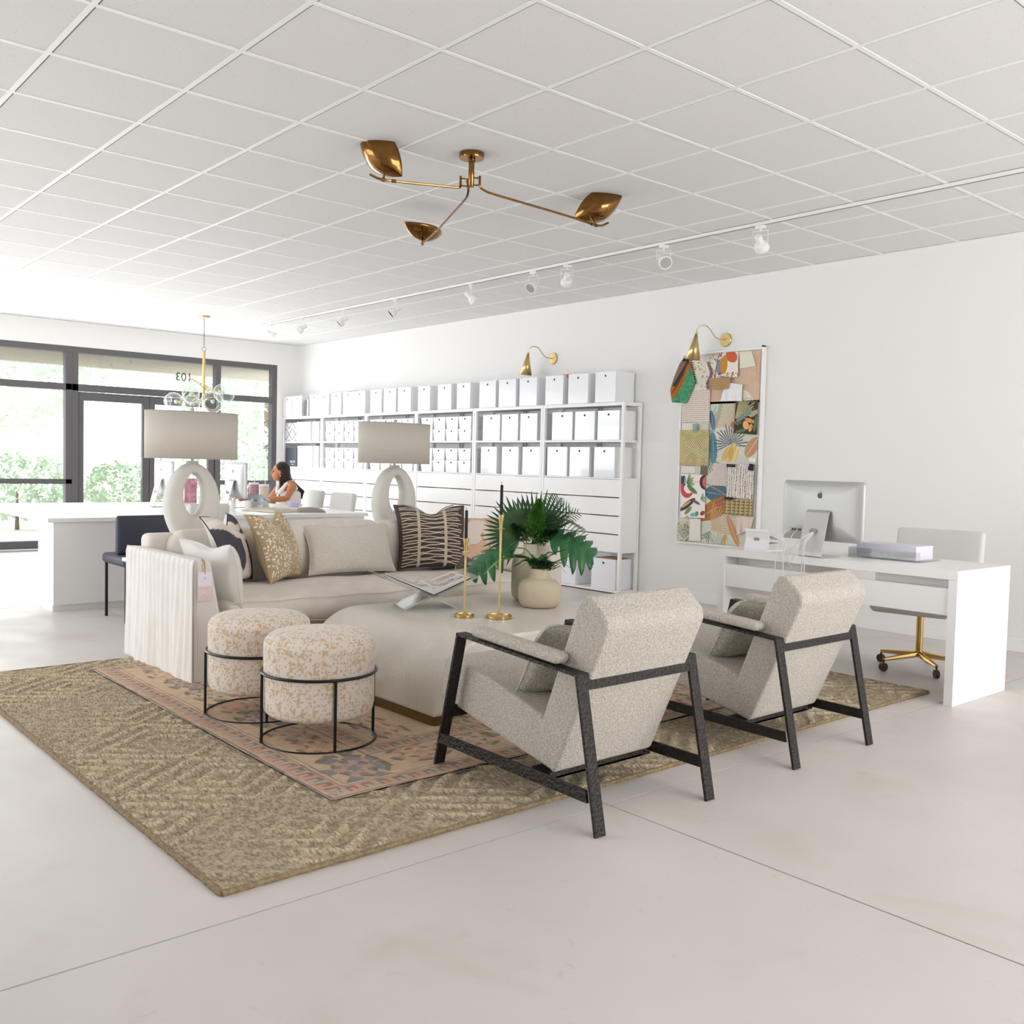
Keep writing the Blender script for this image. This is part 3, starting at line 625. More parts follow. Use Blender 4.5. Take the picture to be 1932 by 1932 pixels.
SW('fabric_swatch', 'multicoloured folk print with red and green leaves at the lower left of the board', 'swatch', [(-5.901, 1.212), (-5.612, 1.208), (-5.600, .806), (-5.890, .796)], (236, 232, 222),
   [('mask', lambda X, Z: (np.hypot(X+5.90, Z-1.13) < .062+.006*np.sin(np.arctan2(Z-1.13, X+5.9)*14)), (206, 74, 88)), ('ell', -5.865, 1.145, .03, .05, 0, (52, 56, 76)), ('ell', -5.845, 1.15, .012, .035, 0, (130, 180, 196)), ('fan', -5.83, 1.13, .10, -1.1, 1.3, 11, .85, (84, 122, 74)), ('leaf', -5.82, 1.10, -5.70, 1.03, .022, (84, 122, 74)), ('mask', lambda X, Z: (np.hypot(X+5.605, Z-1.14) < .072) & (np.hypot(X+5.59, Z-1.14) > .05), (84, 44, 56)), ('ell', -5.605, 1.14, .035, .05, 0, (222, 104, 106)),
    ('mask', lambda X, Z: (np.hypot(X+5.82, Z-1.06) < .075) & (np.hypot(X+5.80, Z-1.09) > .062), (206, 72, 84)), ('leaf', -5.90, .86, -5.72, .985, .028, (66, 48, 60)), ('leaf', -5.88, .89, -5.77, .96, .012, (200, 160, 90)), ('leaf', -5.76, .97, -5.66, .93, .014, (104, 82, 104)), ('fan', -5.66, .98, .07, -.6, 1.2, 8, .7, (70, 110, 74)), ('leaf', -5.84, .83, -5.76, .905, .02, (104, 138, 92)), ('leaf', -5.72, .82, -5.68, .86, .02, (84, 130, 94)), ('ell', -5.74, .83, .035, .018, .2, (120, 176, 190)), ('ell', -5.63, .85, .03, .02, .5, (150, 70, 70)), ('ell', -5.81, .805, .02, .015, 0, (226, 160, 110)), ('mask', lambda X, Z: (np.abs(Z-1.14) < .003) & (X > -5.75) & (X < -5.67) & (np.sin(X*600) > 0), (60, 60, 66))], 4, .0028, rough=PATR)
SW('fabric_swatch', 'small cream chip above the folk print', 'swatch', [(-5.905, 1.288), (-5.739, 1.284), (-5.737, 1.215), (-5.905, 1.216)], (226, 220, 216), [], 2)
SW('fabric_swatch', 'small brown square above the folk print', 'swatch', [(-5.666, 1.292), (-5.592, 1.287), (-5.595, 1.205), (-5.669, 1.208)], (122, 104, 94), [], 5)
SW('fabric_swatch', 'grey botanical sketch paper at the bottom left corner of the board', 'swatch', [(-5.928, .756), (-5.759, .76), (-5.762, .574), (-5.928, .574)], (206, 202, 186), [('fan', -5.86, .60, .15, .4, 2.4, 11, .35, (132, 128, 104)), ('noise', 45, .66, (150, 140, 112), 2), ('fan', -5.80, .68, .08, 0, 6.2, 9, .3, (120, 122, 112))], 3, .003)
SW('fabric_swatch', 'plain cream card pinned at the bottom of the board', 'swatch', [(-5.773, .79), (-5.649, .796), (-5.640, .588), (-5.775, .583)], (234, 228, 220), [], 5)
SW('fabric_swatch', 'small white card on the right edge of the board', 'swatch', [(-5.132, 1.37), (-5.06, 1.368), (-5.058, 1.332), (-5.13, 1.333)], (240, 238, 232), [], 5)
SW('fabric_swatch', 'small navy velvet scrap overlapping the fringed knit', 'swatch', [(-5.111, 1.318), (-5.058, 1.314), (-5.060, 1.253), (-5.121, 1.26)], (42, 40, 60), [], 12, ripple=.006)
# velvet cloth hanging by one corner
cl = [(-5.878, 2.311), (-5.937, 2.25), (-5.995, 2.128), (-6.036, 2.01), (-6.006, 1.888), (-5.853, 1.875), (-5.808, 1.957), (-5.752, 2.073), (-5.789, 2.15), (-5.845, 2.304)]
L_ = cl[:5]; R_ = [cl[9], cl[8], cl[7], cl[6], cl[5]]
def along(P_, n):
    P_ = np.array(P_); d = np.r_[0, np.cumsum(np.hypot(*np.diff(P_, axis=0).T))]; s = np.linspace(0, d[-1], n); return np.c_[np.interp(s, d, P_[:, 0]), np.interp(s, d, P_[:, 1])]
A_, B_ = along(L_, 90), along(R_, 90); uu = np.linspace(0, 1, 50)
X = A_[:, None, 0]*(1-uu)+B_[:, None, 0]*uu; Z = A_[:, None, 1]*(1-uu)+B_[:, None, 1]*uu
Yc = 7.195-.018*np.sin(uu*9+1)[None, :]*np.linspace(.2, 1, 90)[:, None]-.008
Uo = np.broadcast_to(uu, X.shape); Vo = np.broadcast_to(np.linspace(0, 1, 90)[:, None], X.shape)
dd = X*.86+Z*(-.5); q = (X+6.036)+(-(Z-1.95))*.48
Cc = np.zeros(X.shape+(3,)); Cc[:] = np.array((96, 168, 128))/255
nn = vnoise(X, Z, 60, 4)[..., None]*.14; Cc = Cc-nn
q = ((X+6.01)*.32-(Z-1.90)*.21)/.383
put(Cc, q < 0, (176, 104, 40)); put(Cc, (q < -.036) & (q > -.05), (116, 70, 36)); put(Cc, (q < -.07) & (Z > 2.04), (140, 106, 94)); put(Cc, (q < -.05) & (q > -.078) & (Z > 2.04), (44, 62, 58)); put(Cc, (Z > 2.27), (34, 46, 46))
g = G(list(zip(X.ravel().tolist(), Yc.ravel().tolist(), Z.ravel().tolist())), [(j*50+i, (j+1)*50+i, (j+1)*50+i+1, j*50+i+1) for j in range(89) for i in range(49)])
tag(obj('velvet_cloth', g, PAT, None, colors=Cc.reshape(-1, 3), ang=80, solid=.003), 'striped green, rust and black velvet cloth hanging from the top left board corner', 'cloth')
solo('push_pin', 'silver push pin holding the velvet cloth on the board', 'pin', cyl((-5.862, 7.16, 2.298), (-5.862, 7.232, 2.298), .006), ALU)

# ------------------------------------------------------------------ wall sconces
def sconce(x, z, lab, k):
    t = thing('wall_sconce', lab, 'wall light', (x, YN, z), 'brass cone sconces')
    obj('wall_plate', lathe([(0, 0), (.063, 0), (.063, .008), (.058, .014), (0, .014)], 32).tf(Matrix.Translation((x, YN, z)) @ Matrix.Rotation(pi/2, 4, 'X')), BRASS, t)
    ps = [(x, YN-.01, z), (x-.02, YN-.05, z), (x-.045, YN-.09, z+.012), (x-.06, YN-.12, z+.05), (x-.075, YN-.15, z+.10), (x-.10, YN-.18, z+.125), (x-.13, YN-.215, z+.12), (x-.148, YN-.235, z+.09), (x-.152, YN-.24, z+.04), (x-.152, YN-.24, z+.03)]
    sm = []
    for i in range(len(ps)-1):
        for q in range(4): sm.append(Vector(ps[i]).lerp(Vector(ps[i+1]), q/4))
    sm.append(Vector(ps[-1]))
    for _ in range(5): sm = [sm[0]]+[(sm[i-1]+sm[i]*2+sm[i+1])/4 for i in range(1, len(sm)-1)]+[sm[-1]]
    obj('arm', tube(sm, .005, 8), BRASS, t)
    c = Vector((x-.152, YN-.24, z+.045)); d = Vector((-.12, -.03, -1)).normalized()
    e = c+d*.235
    obj('knuckle', sphere(c, .013)+cyl(c+Vector((.018, 0, .004)), c+Vector((-.018, 0, .004)), .004), BRASS, t)
    g = tube([c, e], [.009, .068], 32, caps=False); obj('lamp_shade', g, BRASS, t, solid=.002)
    obj('bulb', sphere(tuple(e-d*.04), .02), mat('bulb_white', rgb(240, 238, 230), .4), t)
sconce(-7.785, 2.431, 'brass cone sconce above the storage boxes', 0)
sconce(-5.484, 2.445, 'brass cone sconce above the mood board', 1)

# ------------------------------------------------------------------ track lighting
TRK = 5.78
t = thing('light_track', 'long white track rail on the ceiling carrying the spotlights', 'track rail', (-7.4, TRK, H))
obj('rail', box(-11.75, -1.2, TRK-.018, TRK+.018, H-.022, H-.0002), PAINT, t, smooth=False, bev=.002)
obj('end_feed', box(-11.79, -11.62, TRK-.022, TRK+.022, H-.026, H-.0002), PAINT, t, smooth=False, bev=.004)
obj('wiring_slot', box(-11.6, -1.25, TRK-.006, TRK+.006, H-.0232, H-.0215), mat('slot_shade_grey', rgb(120, 120, 122), .6), t, smooth=False)  # darker strip: the shade of the slot is put into its colour
def track_head():
    t = thing('track_spotlight', 'x', 'spotlight')
    obj('adapter', box(-.035, .035, -.016, .016, -.045, -.0228), PAINT, t, local=True, smooth=False, bev=.003)
    obj('yoke', tube([(-.055, 0, -.14), (-.055, 0, -.062), (.055, 0, -.062), (.055, 0, -.14)], .0035, 6)+cyl((0, 0, -.045), (0, 0, -.064), .006), PAINT, t, local=True)
    hd = obj('lamp_head', G(), PAINT, t, local=True); bpy.data.objects.remove(hd)
    hb = tube([(0, .062, 0), (0, .058, 0), (0, .0, 0), (0, -.012, 0), (0, -.042, 0), (0, -.06, 0)], [.018, .026, .028, .045, .052, .052], 20)
    hd = obj('lamp_head', hb, PAINT, t, local=True); hd.location = (0, 0, -.14)
    ln = obj('lens', lathe([(0, 0), (.044, 0)], 20).tf(Matrix.Translation((0, -.0605, 0)) @ Matrix.Rotation(pi/2, 4, 'X')), mat('lens_grey', rgb(196, 196, 194), .25, metal=.5), hd, local=True)
    return t
th = track_head()
heads = [(-4.09, 195, 35), (-4.97, 60, 28), (-6.04, 230, 25), (-6.47, 10, 40), (-7.37, 150, 40), (-8.66, 330, 38), (-9.72, 330, 40), (-10.68, 330, 36), (-11.5, 160, 35)]
for i, (x, yaw, tilt) in enumerate(heads):
    lab = 'white track spotlight, %s along the rail counting from the near end' % ORD[i+1]
    if i == 0: r = th; r['label'] = lab; r['group'] = 'track spotlights'; r.location = (x, TRK, H)
    else: r = dup(th, (x, TRK, H), None, lab, 'track spotlights')
    r.rotation_euler = (0, 0, math.radians(yaw))
    for ch in r.children:
        if ch.name.startswith('lamp_head'): ch.rotation_euler = (math.radians(tilt), 0, 0)

# ------------------------------------------------------------------ brass ceiling light
cx, cy = -4.356, 3.403
t = thing('ceiling_light', 'aged brass ceiling light with three arms and leaf shaped shades', 'ceiling light', (cx, cy, H))
obj('canopy', lathe([(0, -.028), (.069, -.028), (.071, -.022), (.071, -.0002), (0, -.0002)], 36, (cx, cy, H)), AGED, t)
obj('stem', lathe([(0, -.185), (.013, -.185), (.0165, -.18), (.0165, -.05), (.02, -.048), (.02, -.03), (0, -.028)], 20, (cx, cy, H)), AGED, t)
def smoothp(ps, k=6, it=4):
    sm = []
    for i in range(len(ps)-1):
        for q in range(k): sm.append(Vector(ps[i]).lerp(Vector(ps[i+1]), q/k))
    sm.append(Vector(ps[-1]))
    for _ in range(it): sm = [sm[0]]+[(sm[i-1]+sm[i]*2+sm[i+1])/4 for i in range(1, len(sm)-1)]+[sm[-1]]
    return sm
def bowl(L_, Wd, D):
    """leaf shaped shallow bowl, long axis x, opening +z, bottom at origin"""
    g = G(); nu, nv = 30, 18
    for i in range(nu+1):
        u = -1+2*i/nu; w = Wd*(max(0, 1-abs(u)**1.9))**.92
        for j in range(nv+1):
            v = -1+2*j/nv; up = D*(1-(1-abs(u)**2.0)*(1-abs(v)**2.0))
            g.v.append((u*L_, v*max(w, .0008), up))
    for i in range(nu):
        for j in range(nv): g.f.append((i*(nv+1)+j, (i+1)*(nv+1)+j, (i+1)*(nv+1)+j+1, i*(nv+1)+j+1))
    return g
hub = Vector((cx, cy, H))
AR = [([(-4.385, 3.35, 2.87), (-4.378, 3.345, 2.81), (-4.372, 3.33, 2.80), (-4.395, 3.26, 2.797), (-4.45, 3.09, 2.79), (-4.485, 2.97, 2.785), (-4.505, 2.915, 2.785), (-4.518, 2.885, 2.79), (-4.53, 2.845, 2.805)], 6,
       -R*.69+U*.72, F*.84+(R*.72+U*.69)*.54),
      ([(-4.39, 3.40, 2.86), (-4.40, 3.42, 2.81), (-4.46, 3.455, 2.785), (-4.80, 3.60, 2.775), (-5.15, 3.75, 2.763), (-5.38, 3.83, 2.755), (-5.48, 3.87, 2.75)], 6,
       R*.62+F*.72-U*.03, U*.85-F*.35-R*.3),
      ([(-4.332, 3.445, 2.88), (-4.332, 3.445, 2.82), (-4.333, 3.47, 2.81), (-4.34, 3.52, 2.803), (-4.36, 4.0, 2.80), (-4.375, 4.28, 2.797), (-4.38, 4.40, 2.79), (-4.385, 4.44, 2.79), (-4.39, 4.50, 2.80), (-4.395, 4.56, 2.83)], 7,
       R*.886-U*(-.46), F*.76+(R*-.46+U*.89)*.65)]
for k, (ps, ji, ax, n) in enumerate(AR):
    sp = smoothp(ps, 6, 3)
    ar = obj('arm', tube(sp, .0068, 8), AGED, t)
    q0 = Vector(ps[0]); q1 = Vector(ps[1])
    if k != 1:
        g = G()
        for z in (q0.z-.012, q1.z+.008): g += cyl((cx, cy, z), (q0.x, q0.y, z), .0045, n=8)
        obj('arm_bracket', g, AGED, ar)
    jm = Vector(ps[max(ji-1, 1)]) if k != 1 else Vector(ps[4])
    d_ = (Vector(ps[ji])-jm).normalized()
    obj('collar', cyl(jm-d_*.012, jm+d_*.012, .0095, n=10), AGED, ar)
    obj('collar', cyl(Vector(ps[ji])-d_*.01, Vector(ps[ji])+d_*.01, .0105, n=10), AGED, ar)
    ax = ax.normalized(); n = (n-ax*n.dot(ax)).normalized(); s_ = n.cross(ax)
    J = Vector(ps[ji])+n*.022+(-R*.072+U*.138 if k == 0 else R*.050+U*.085 if k == 2 else U*0)
    sl = 0 if k == 1 else .085
    M_ = Matrix((ax, s_, n)).transposed().to_4x4(); M_.translation = J
    sh = obj('lamp_shade', bowl(.175, .108, .085).tf(M_), AGED, t, solid=.0015, ang=80)
    obj('shade_post', cyl(Vector(ps[ji]), J-ax*sl+n*(.012 if k == 1 else .034), .006, n=8), AGED, sh)
    obj('socket', cyl(J+n*.003, J+n*.045, .013, n=12), mat('bakelite', rgb(60, 34, 24), .4), sh)
    obj('bulb', lathe([(.009, 0), (.012, .01), (.0235, .035), (.0235, .05), (.016, .066), (0, .07)], 16).tf(Matrix((ax, s_, n)).transposed().to_4x4()).mv(*(J+n*.045)), mat('frosted_glass', rgb(232, 232, 230), .3), sh)
# ------------------------------------------------------------------ rugs
def gridmesh(x0, x1, y0, y1, nx, ny, zf):
    xs = np.linspace(x0, x1, nx); ys = np.linspace(y0, y1, ny); X, Y = np.meshgrid(xs, ys); Z = zf(X, Y)
    g = G(list(zip(X.ravel().tolist(), Y.ravel().tolist(), Z.ravel().tolist())))
    g.f = [(j*nx+i, j*nx+i+1, (j+1)*nx+i+1, (j+1)*nx+i) for j in range(ny-1) for i in range(nx-1)]
    return g, X, Y
# jute rug: chunky knotted loops in a broken diamond relief
t = thing('jute_rug', 'large sand coloured jute rug with a raised diamond weave on the concrete floor', 'rug', (-4.2, 3.3, 0))
JM = bpy.data.materials.new('jute'); JM.use_nodes = True; nt = JM.node_tree; N = nt.nodes; L = nt.links; b = N['Principled BSDF']; b.inputs['Roughness'].default_value = .95
tc = N.new('ShaderNodeTexCoord')
a_ = N.new('ShaderNodeAttribute'); a_.attribute_name = 'col'
mp = N.new('ShaderNodeMapping'); mp.inputs['Scale'].default_value = (1, 2.4, 1); mp.inputs['Rotation'].default_value = (0, 0, .75); L.new(tc.outputs['Object'], mp.inputs['Vector'])
vv = N.new('ShaderNodeTexVoronoi'); vv.inputs['Scale'].default_value = 48; L.new(mp.outputs[0], vv.inputs['Vector'])
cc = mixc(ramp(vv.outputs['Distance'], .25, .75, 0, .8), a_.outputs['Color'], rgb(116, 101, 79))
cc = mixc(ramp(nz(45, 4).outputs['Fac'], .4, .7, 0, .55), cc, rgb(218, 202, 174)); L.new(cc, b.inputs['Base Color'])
bp = N.new('ShaderNodeBump'); bp.inputs['Strength'].default_value = .9; bp.inputs['Distance'].default_value = .007; bp.invert = True; L.new(vv.outputs['Distance'], bp.inputs['Height']); L.new(bp.outputs[0], b.inputs['Normal'])
JX0, JX1, JY0, JY1 = -6.0, -2.585, 1.165, 5.44
def jz(X, Y):
    u = (X+2.6)/.62; v = (Y-1.2)/.80
    du = np.abs(((u+.5) % 1)-.5)*2; dv = np.abs(((v+.5) % 1)-.5)*2
    q = du+dv+.05*vnoise(X, Y, 9, 11)
    ridge = np.clip(np.sin(q*pi*6)*1.3, 0, 1)*np.clip((vnoise(X, Y, 3.2, 1)-.25)*4, .25, 1)
    edge = np.minimum(np.minimum(X-JX0, JX1-X), np.minimum(Y-JY0, JY1-Y))
    h = .010+.0085*ridge+.003*vnoise(X, Y, 70, 2)+.002*vnoise(X*1.5+Y, Y, 110, 3)
    return h*np.clip(edge/.01, 0, 1)**.5
g, X, Y = gridmesh(JX0, JX1, JY0, JY1, 500, 620, jz)
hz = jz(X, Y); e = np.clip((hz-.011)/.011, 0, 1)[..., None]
Cj = np.array((164, 146, 120))/255*(1-e)+np.array((224, 206, 176))/255*e  # ridge tops painted lighter than the hollows: relief shading put into the colour
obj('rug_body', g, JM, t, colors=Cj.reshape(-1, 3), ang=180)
per = [(JX0, JY0), (JX1, JY0), (JX1, JY1), (JX0, JY1)]
eg = G(); 
for i in range(4):
    a, bb = Vector((*per[i], .008)), Vector((*per[(i+1) % 4], .008)); n = int((bb-a).length/.02)
    eg += tube([a.lerp(bb, k/n)+Vector((random.uniform(-.002, .002), random.uniform(-.002, .002), 0)) for k in range(n+1)], .0095, 7)
obj('rug_binding', eg, mat('jute_binding', rgb(128, 110, 82), .95, bump=(150, .9, .004), var=(70, .7, rgb(172, 152, 120))), t)
# persian rug
PX0, PX1, PY0, PY1 = -5.75, -3.03, 1.785, 4.32
t = thing('persian_rug', 'faded peach and blue patterned wool rug layered over the jute rug', 'rug', (-4.3, 3.0, .012))
nx, ny = 500, 470
def pz(X, Y):
    w = .0145+.004*vnoise(X, Y, 2.2, 8)+.006*np.clip(1-np.minimum(X-PX0, PX1-X)/.1, 0, 1)*np.sin(Y*7)**2*.5
    return w+.0085
g, X, Y = gridmesh(PX0, PX1, PY0, PY1, nx, ny, pz)
wob = .006*np.sin(Y*9)+.004*np.sin(X*7)
dE = PX1-X+wob; dW = X-PX0; dS = Y-PY0+wob; dN = PY1-Y
d = np.minimum(np.minimum(dE, dW), np.minimum(dS, dN)); side_y = (np.minimum(dS, dN) < np.minimum(dE, dW)); s = np.where(side_y, X, Y)
C_ = np.zeros(X.shape+(3,)); C_[:] = np.array((206, 178, 146))/255
def setc(m, c): C_[m] = np.array(c)/255
# field motifs
fu = (X+4.39); fv = (Y-3.05)
med = (np.abs(fu)/.9+np.abs(fv)/.75); stepq = np.floor(med*16)/16
setc((d > .42) & (np.abs(stepq-.80) < .04), (112, 104, 96)); setc((d > .42) & (stepq < .75), (202, 158, 136)); setc((d > .42) & (np.abs(stepq-.5) < .035), (110, 122, 128)); setc((d > .42) & (stepq < .46), (206, 180, 146))
def motif(x0, y0, sx, sy, c1, c2, sd=0):
    u = (X-x0)/sx; v = (Y-y0)/sy; r = np.hypot(u, v); a = np.arctan2(v, u)
    q = r*(1+.28*np.sign(np.sin(a*6+sd)))
    setc(q < 1, c1); setc(q < .62, c2); setc(q < .26, c1)
    setc((np.abs(q-1) < .10), (98, 88, 80))
q = random.Random(3)
blue = (104, 120, 130); pink = (198, 146, 128); sand = (214, 186, 150); olive = (150, 146, 128)
for k in range(9):
    x = PX1-.31-k*.29; motif(x, PY0+.30, .115, .075, (blue if k % 3 == 0 else pink if k % 3 == 1 else olive), sand if k % 2 else pink, k)
    motif(x, PY1-.30, .115, .075, (pink if k % 3 == 0 else blue), sand, k+1)
for k in range(8):
    y = PY0+.60+k*.27; motif(PX1-.30, y, .08, .10, (pink if k % 3 == 0 else olive if k % 3 == 1 else blue), sand, k); motif(PX0+.3, y, .08, .1, pink, sand, k)
motif(PX1-.27, PY0+.26, .13, .10, blue, pink, 2)
for (x, y) in [(-3.75, 2.45), (-3.75, 3.2), (-3.75, 3.8), (-4.4, 2.45), (-5.0, 2.45), (-3.6, 2.8), (-4.7, 2.35)]: motif(x, y, .16, .07, q.choice([pink, blue, olive]), sand, x*9)
def band(a, bb, base, mot=None, per=.07):
    m = (d >= a) & (d < bb); setc(m, base)
    if mot is not None:
        w = bb-a; t_ = (d-a)/w; ph = (s % per)/per
        key = ((ph < .16) | ((t_ > .62) & (ph < .62)) | ((ph > .48) & (ph < .62) & (t_ > .3)))
        setc(m & key & (t_ > .12) & (t_ < .88), mot)
        setc(m & (((s/per).astype(int) % 2) == 0) & ~key & (t_ > .15) & (t_ < .85), (168, 168, 154))
band(0, .012, (92, 98, 94)); band(.012, .022, (204, 170, 140)); band(.022, .10, (204, 146, 126), (110, 92, 86)); band(.10, .108, (112, 102, 92)); band(.108, .122, (208, 184, 150)); band(.122, .128, (112, 102, 92))
band(.40, .408, (104, 94, 86)); band(.408, .42, (206, 176, 146)); band(.42, .49, (200, 150, 132), (112, 96, 90), .065); band(.49, .50, (110, 100, 92)); band(.50, .512, (210, 184, 150)); band(.512, .517, (112, 102, 92))
nn = vnoise(X, Y, 40, 5)[..., None]; n2 = vnoise(X, Y, 3, 9)[..., None]
C_ = C_*(.90+.16*nn)*(.94+.10*n2); fade = .50+.3*vnoise(X, Y, 5, 12)[..., None]; C_ = C_*(1-fade*.5)+np.array((204, 180, 156))/255*fade*.5
obj('rug_body', g, PATK, t, colors=C_.reshape(-1, 3), ang=180, solid=0)
ee = G()
per = [(PX0, PY0), (PX1, PY0), (PX1, PY1), (PX0, PY1)]
for i in range(4):
    a, bb = Vector((*per[i], .015)), Vector((*per[(i+1) % 4], .015)); n = int((bb-a).length/.03)
    ee += tube([a.lerp(bb, k/n)+Vector((random.uniform(-.003, .003), random.uniform(-.003, .003), 0)) for k in range(n+1)], .0055, 6)
obj('rug_binding', ee, mat('persian_binding', rgb(116, 112, 104), .95, bump=(150, .9, .004), var=(30, .7, rgb(176, 146, 124))), t)

# ------------------------------------------------------------------ armchairs
RZ = .0
def armchair(loc, label):
    t = thing('armchair', label, 'armchair', loc, 'boucle armchairs on the rug')
    X0, Y0 = 0.0, 0.0
    def fr(y):
        return strip([(-.919, y, 0), (-.787, y, .581), (-.118, y, .539), (-.002, y, 0)], .05, .012, (0, 1, 0))
    w = .65
    for y in (.025, w-.025):
        # the bent side strap: front leg, arm and rear leg
        obj('front_leg', strip([(-.925, y, 0.0), (-.783, y, .585)], .05, .012, (0, 1, 0)), IRON, t, local=True, smooth=False, bev=.0015)
        obj('arm_bar', strip([(-.790, y, .581), (-.112, y, .538)], .05, .012, (0, 1, 0)), IRON, t, local=True, smooth=False, bev=.0015)
        obj('rear_leg', strip([(-.112, y, .543), (.002, y, 0.0)], .05, .012, (0, 1, 0)), IRON, t, local=True, smooth=False, bev=.0015)
        obj('stretcher', hexa([(-.895, y-.006, .118), (-.04, y-.006, .108), (-.04, y+.006, .108), (-.895, y+.006, .118), (-.885, y-.006, .162), (-.05, y-.006, .152), (-.05, y+.006, .152), (-.885, y+.006, .162)]).mv(0, -.019 if y < .3 else .019, 0), IRON, t, local=True, smooth=False, bev=.0015)
        ap = rbox(-.655, -.2, y-.036, y+.036, -.012, .026, .019).tf(Matrix.Translation((0, 0, 0)))
        M_ = Matrix.Translation((-.43, 0, .573)) @ Matrix.Rotation(math.radians(3.6), 4, 'Y') @ Matrix.Translation((.43, 0, 0))
        obj('arm_pad', rbox(-.69, -.20, y-.037, y+.037, .0, .040, .019).tf(M_), BOUCLE, t, local=True, ang=70)
    obj('back_rail', hexa([(-.106, .05, .483), (-.106, w-.05, .483), (-.094, w-.05, .483), (-.094, .05, .483), (-.118, .05, .541), (-.118, w-.05, .541), (-.106, w-.05, .541), (-.106, .05, .541)]), IRON, t, local=True, smooth=False, bev=.0015)
    obj('front_rail', box(-.872, -.86, .05, w-.05, .225, .275), IRON, t, local=True, smooth=False, bev=.0015)
    obj('seat_rail', box(-.40, -.30, .025, w-.025, .106, .116)+box(-.40, -.30, .07, w-.07, .106, .135), IRON, t, local=True, smooth=False, bev=.0015)
    # upholstered wedge seat and raked back
    yy0, yy1 = .068, w-.068
    seat = [(-.965, .295), (-.962, .43), (-.95, .458), (-.90, .462), (-.60, .405), (-.345, .335), (-.25, .20), (-.262, .152), (-.285, .142), (-.87, .262)]
    so = obj('seat', prism(seat, 'y', yy0, yy1), BOUCLE, t, local=True, ang=50)
    back = [(-.285, .140), (-.262, .150), (-.02, .70), (-.03, .742), (-.105, .808), (-.145, .805), (-.168, .775), (-.35, .30)]
    bo = obj('backrest', prism(back, 'y', yy0-.010, yy1+.006), BOUCLE, t, local=True, ang=50)
    for o, wd in ((so, .022), (bo, .026)):
        md = o.modifiers.new('soft', 'BEVEL'); md.width = wd; md.segments = 4; md.limit_method = 'ANGLE'; md.angle_limit = math.radians(28)
    return t
c1 = armchair((-2.235, 2.335, 0), 'nearer cream boucle armchair with hammered black frame, seen from behind in the foreground')
c2 = dup(c1, (-2.25, 3.545, 0), None, 'farther cream boucle armchair with hammered black frame at the right edge', 'boucle armchairs on the rug')

# ------------------------------------------------------------------ pillows
def pillow(name, label, w, h, th, loc, yaw, lean, material, colfn=None, n=40, dip=0.0, group=None, pinch=.09, roll=0, backcol=None, piping=None, skew=0):
    """loc is the middle of the bottom edge; face points along yaw; lean tips the top backwards"""
    t = thing(name, label, 'pillow', loc, group)
    us = np.linspace(-1, 1, n); Ug, Vg = np.meshgrid(us, us)
    def P(side):
        xw = Ug*w/2*(1-pinch*(1-np.abs(Ug))*0-pinch*(1-Vg**2)*np.abs(Ug)**3)
        zw = Vg*h/2*(1-pinch*(1-Ug**2)*np.abs(Vg)**3)+h/2
        dp = dip*np.exp(-(Ug/.42)**2)*np.clip((Vg+.25)/1.25, 0, 1)**1.6; zw = zw-dp
        tk = th/2*(np.clip(1-Ug**2, 0, 1)*np.clip(1-Vg**2, 0, 1))**.42*(1-.35*dp/max(dip, 1e-6)*(dip > 0))
        wr = .004*np.sin(Ug*7+Vg*5+side*2)*(1-np.abs(Ug*Vg))*(tk > .001)
        yw = side*(tk+wr)+ (dip > 0)*.05*np.abs(Ug)**3*np.clip(Vg, 0, 1)**2*1.0
        return xw+skew*(zw/h)*w, yw, zw
    fx, fy, fz = P(-1); bx, by, bz = P(1)
    def gm(x, y, z, flip):
        g = G(list(zip(x.ravel().tolist(), y.ravel().tolist(), z.ravel().tolist())))
        g.f = [((j*n+i, j*n+i+1, (j+1)*n+i+1, (j+1)*n+i) if not flip else (j*n+i, (j+1)*n+i, (j+1)*n+i+1, j*n+i+1)) for j in range(n-1) for i in range(n-1)]
        return g
    M_ = Matrix.Rotation(yaw+pi/2, 4, 'Z') @ Matrix.Rotation(-lean, 4, 'X') @ Matrix.Rotation(roll, 4, 'Y')
    if colfn is not None:
        C = colfn(Ug*w/2, Vg*h/2, w, h)
        fo = obj('pillow_front', gm(fx, fy, fz, False).tf(M_), material, t, local=True, colors=C.reshape(-1, 3), ang=180)
    else: fo = obj('pillow_front', gm(fx, fy, fz, False).tf(M_), material, t, local=True, ang=180)
    obj('pillow_back', gm(bx, by, bz, True).tf(M_), backcol or (material if colfn is None else LINEN), t, local=True, ang=180)
    idx = [(0, i) for i in range(n)]+[(j, n-1) for j in range(1, n)]+[(n-1, i) for i in range(n-2, -1, -1)]+[(j, 0) for j in range(n-2, 0, -1)]
    ed = [Vector((fx[j, i], (fy[j, i]+by[j, i])/2, fz[j, i])) for j, i in idx[::1]]
    ed2 = [M_ @ p for p in ed]
    obj('piping', tube(ed2, .0032, 6, True), piping or backcol or material if piping or backcol or colfn is None else LINEN, t, local=True)
    return t

# ------------------------------------------------------------------ sofa
sx, sy = -5.6, 3.5
t = thing('sofa', 'long cream linen slipcovered sofa facing the coffee table', 'sofa', (sx, sy, 0))
def soft(x0, x1, y0, y1, z0, z1, r, puff): return rbox(x0, x1, y0, y1, z0, z1, r, puff=puff)
obj('base', rbox(-6.12, -5.20, 2.18, 4.86, .03, .30, .02), LINEN, t, ang=60)
for (x, y) in ((-5.3, 2.3), (-5.3, 4.75), (-6.0, 2.3), (-6.0, 4.75)): obj('foot', cyl((x, y, .018), (x, y, .045), .025, n=12), mat('dark_wood', rgb(60, 46, 38), .5), t)
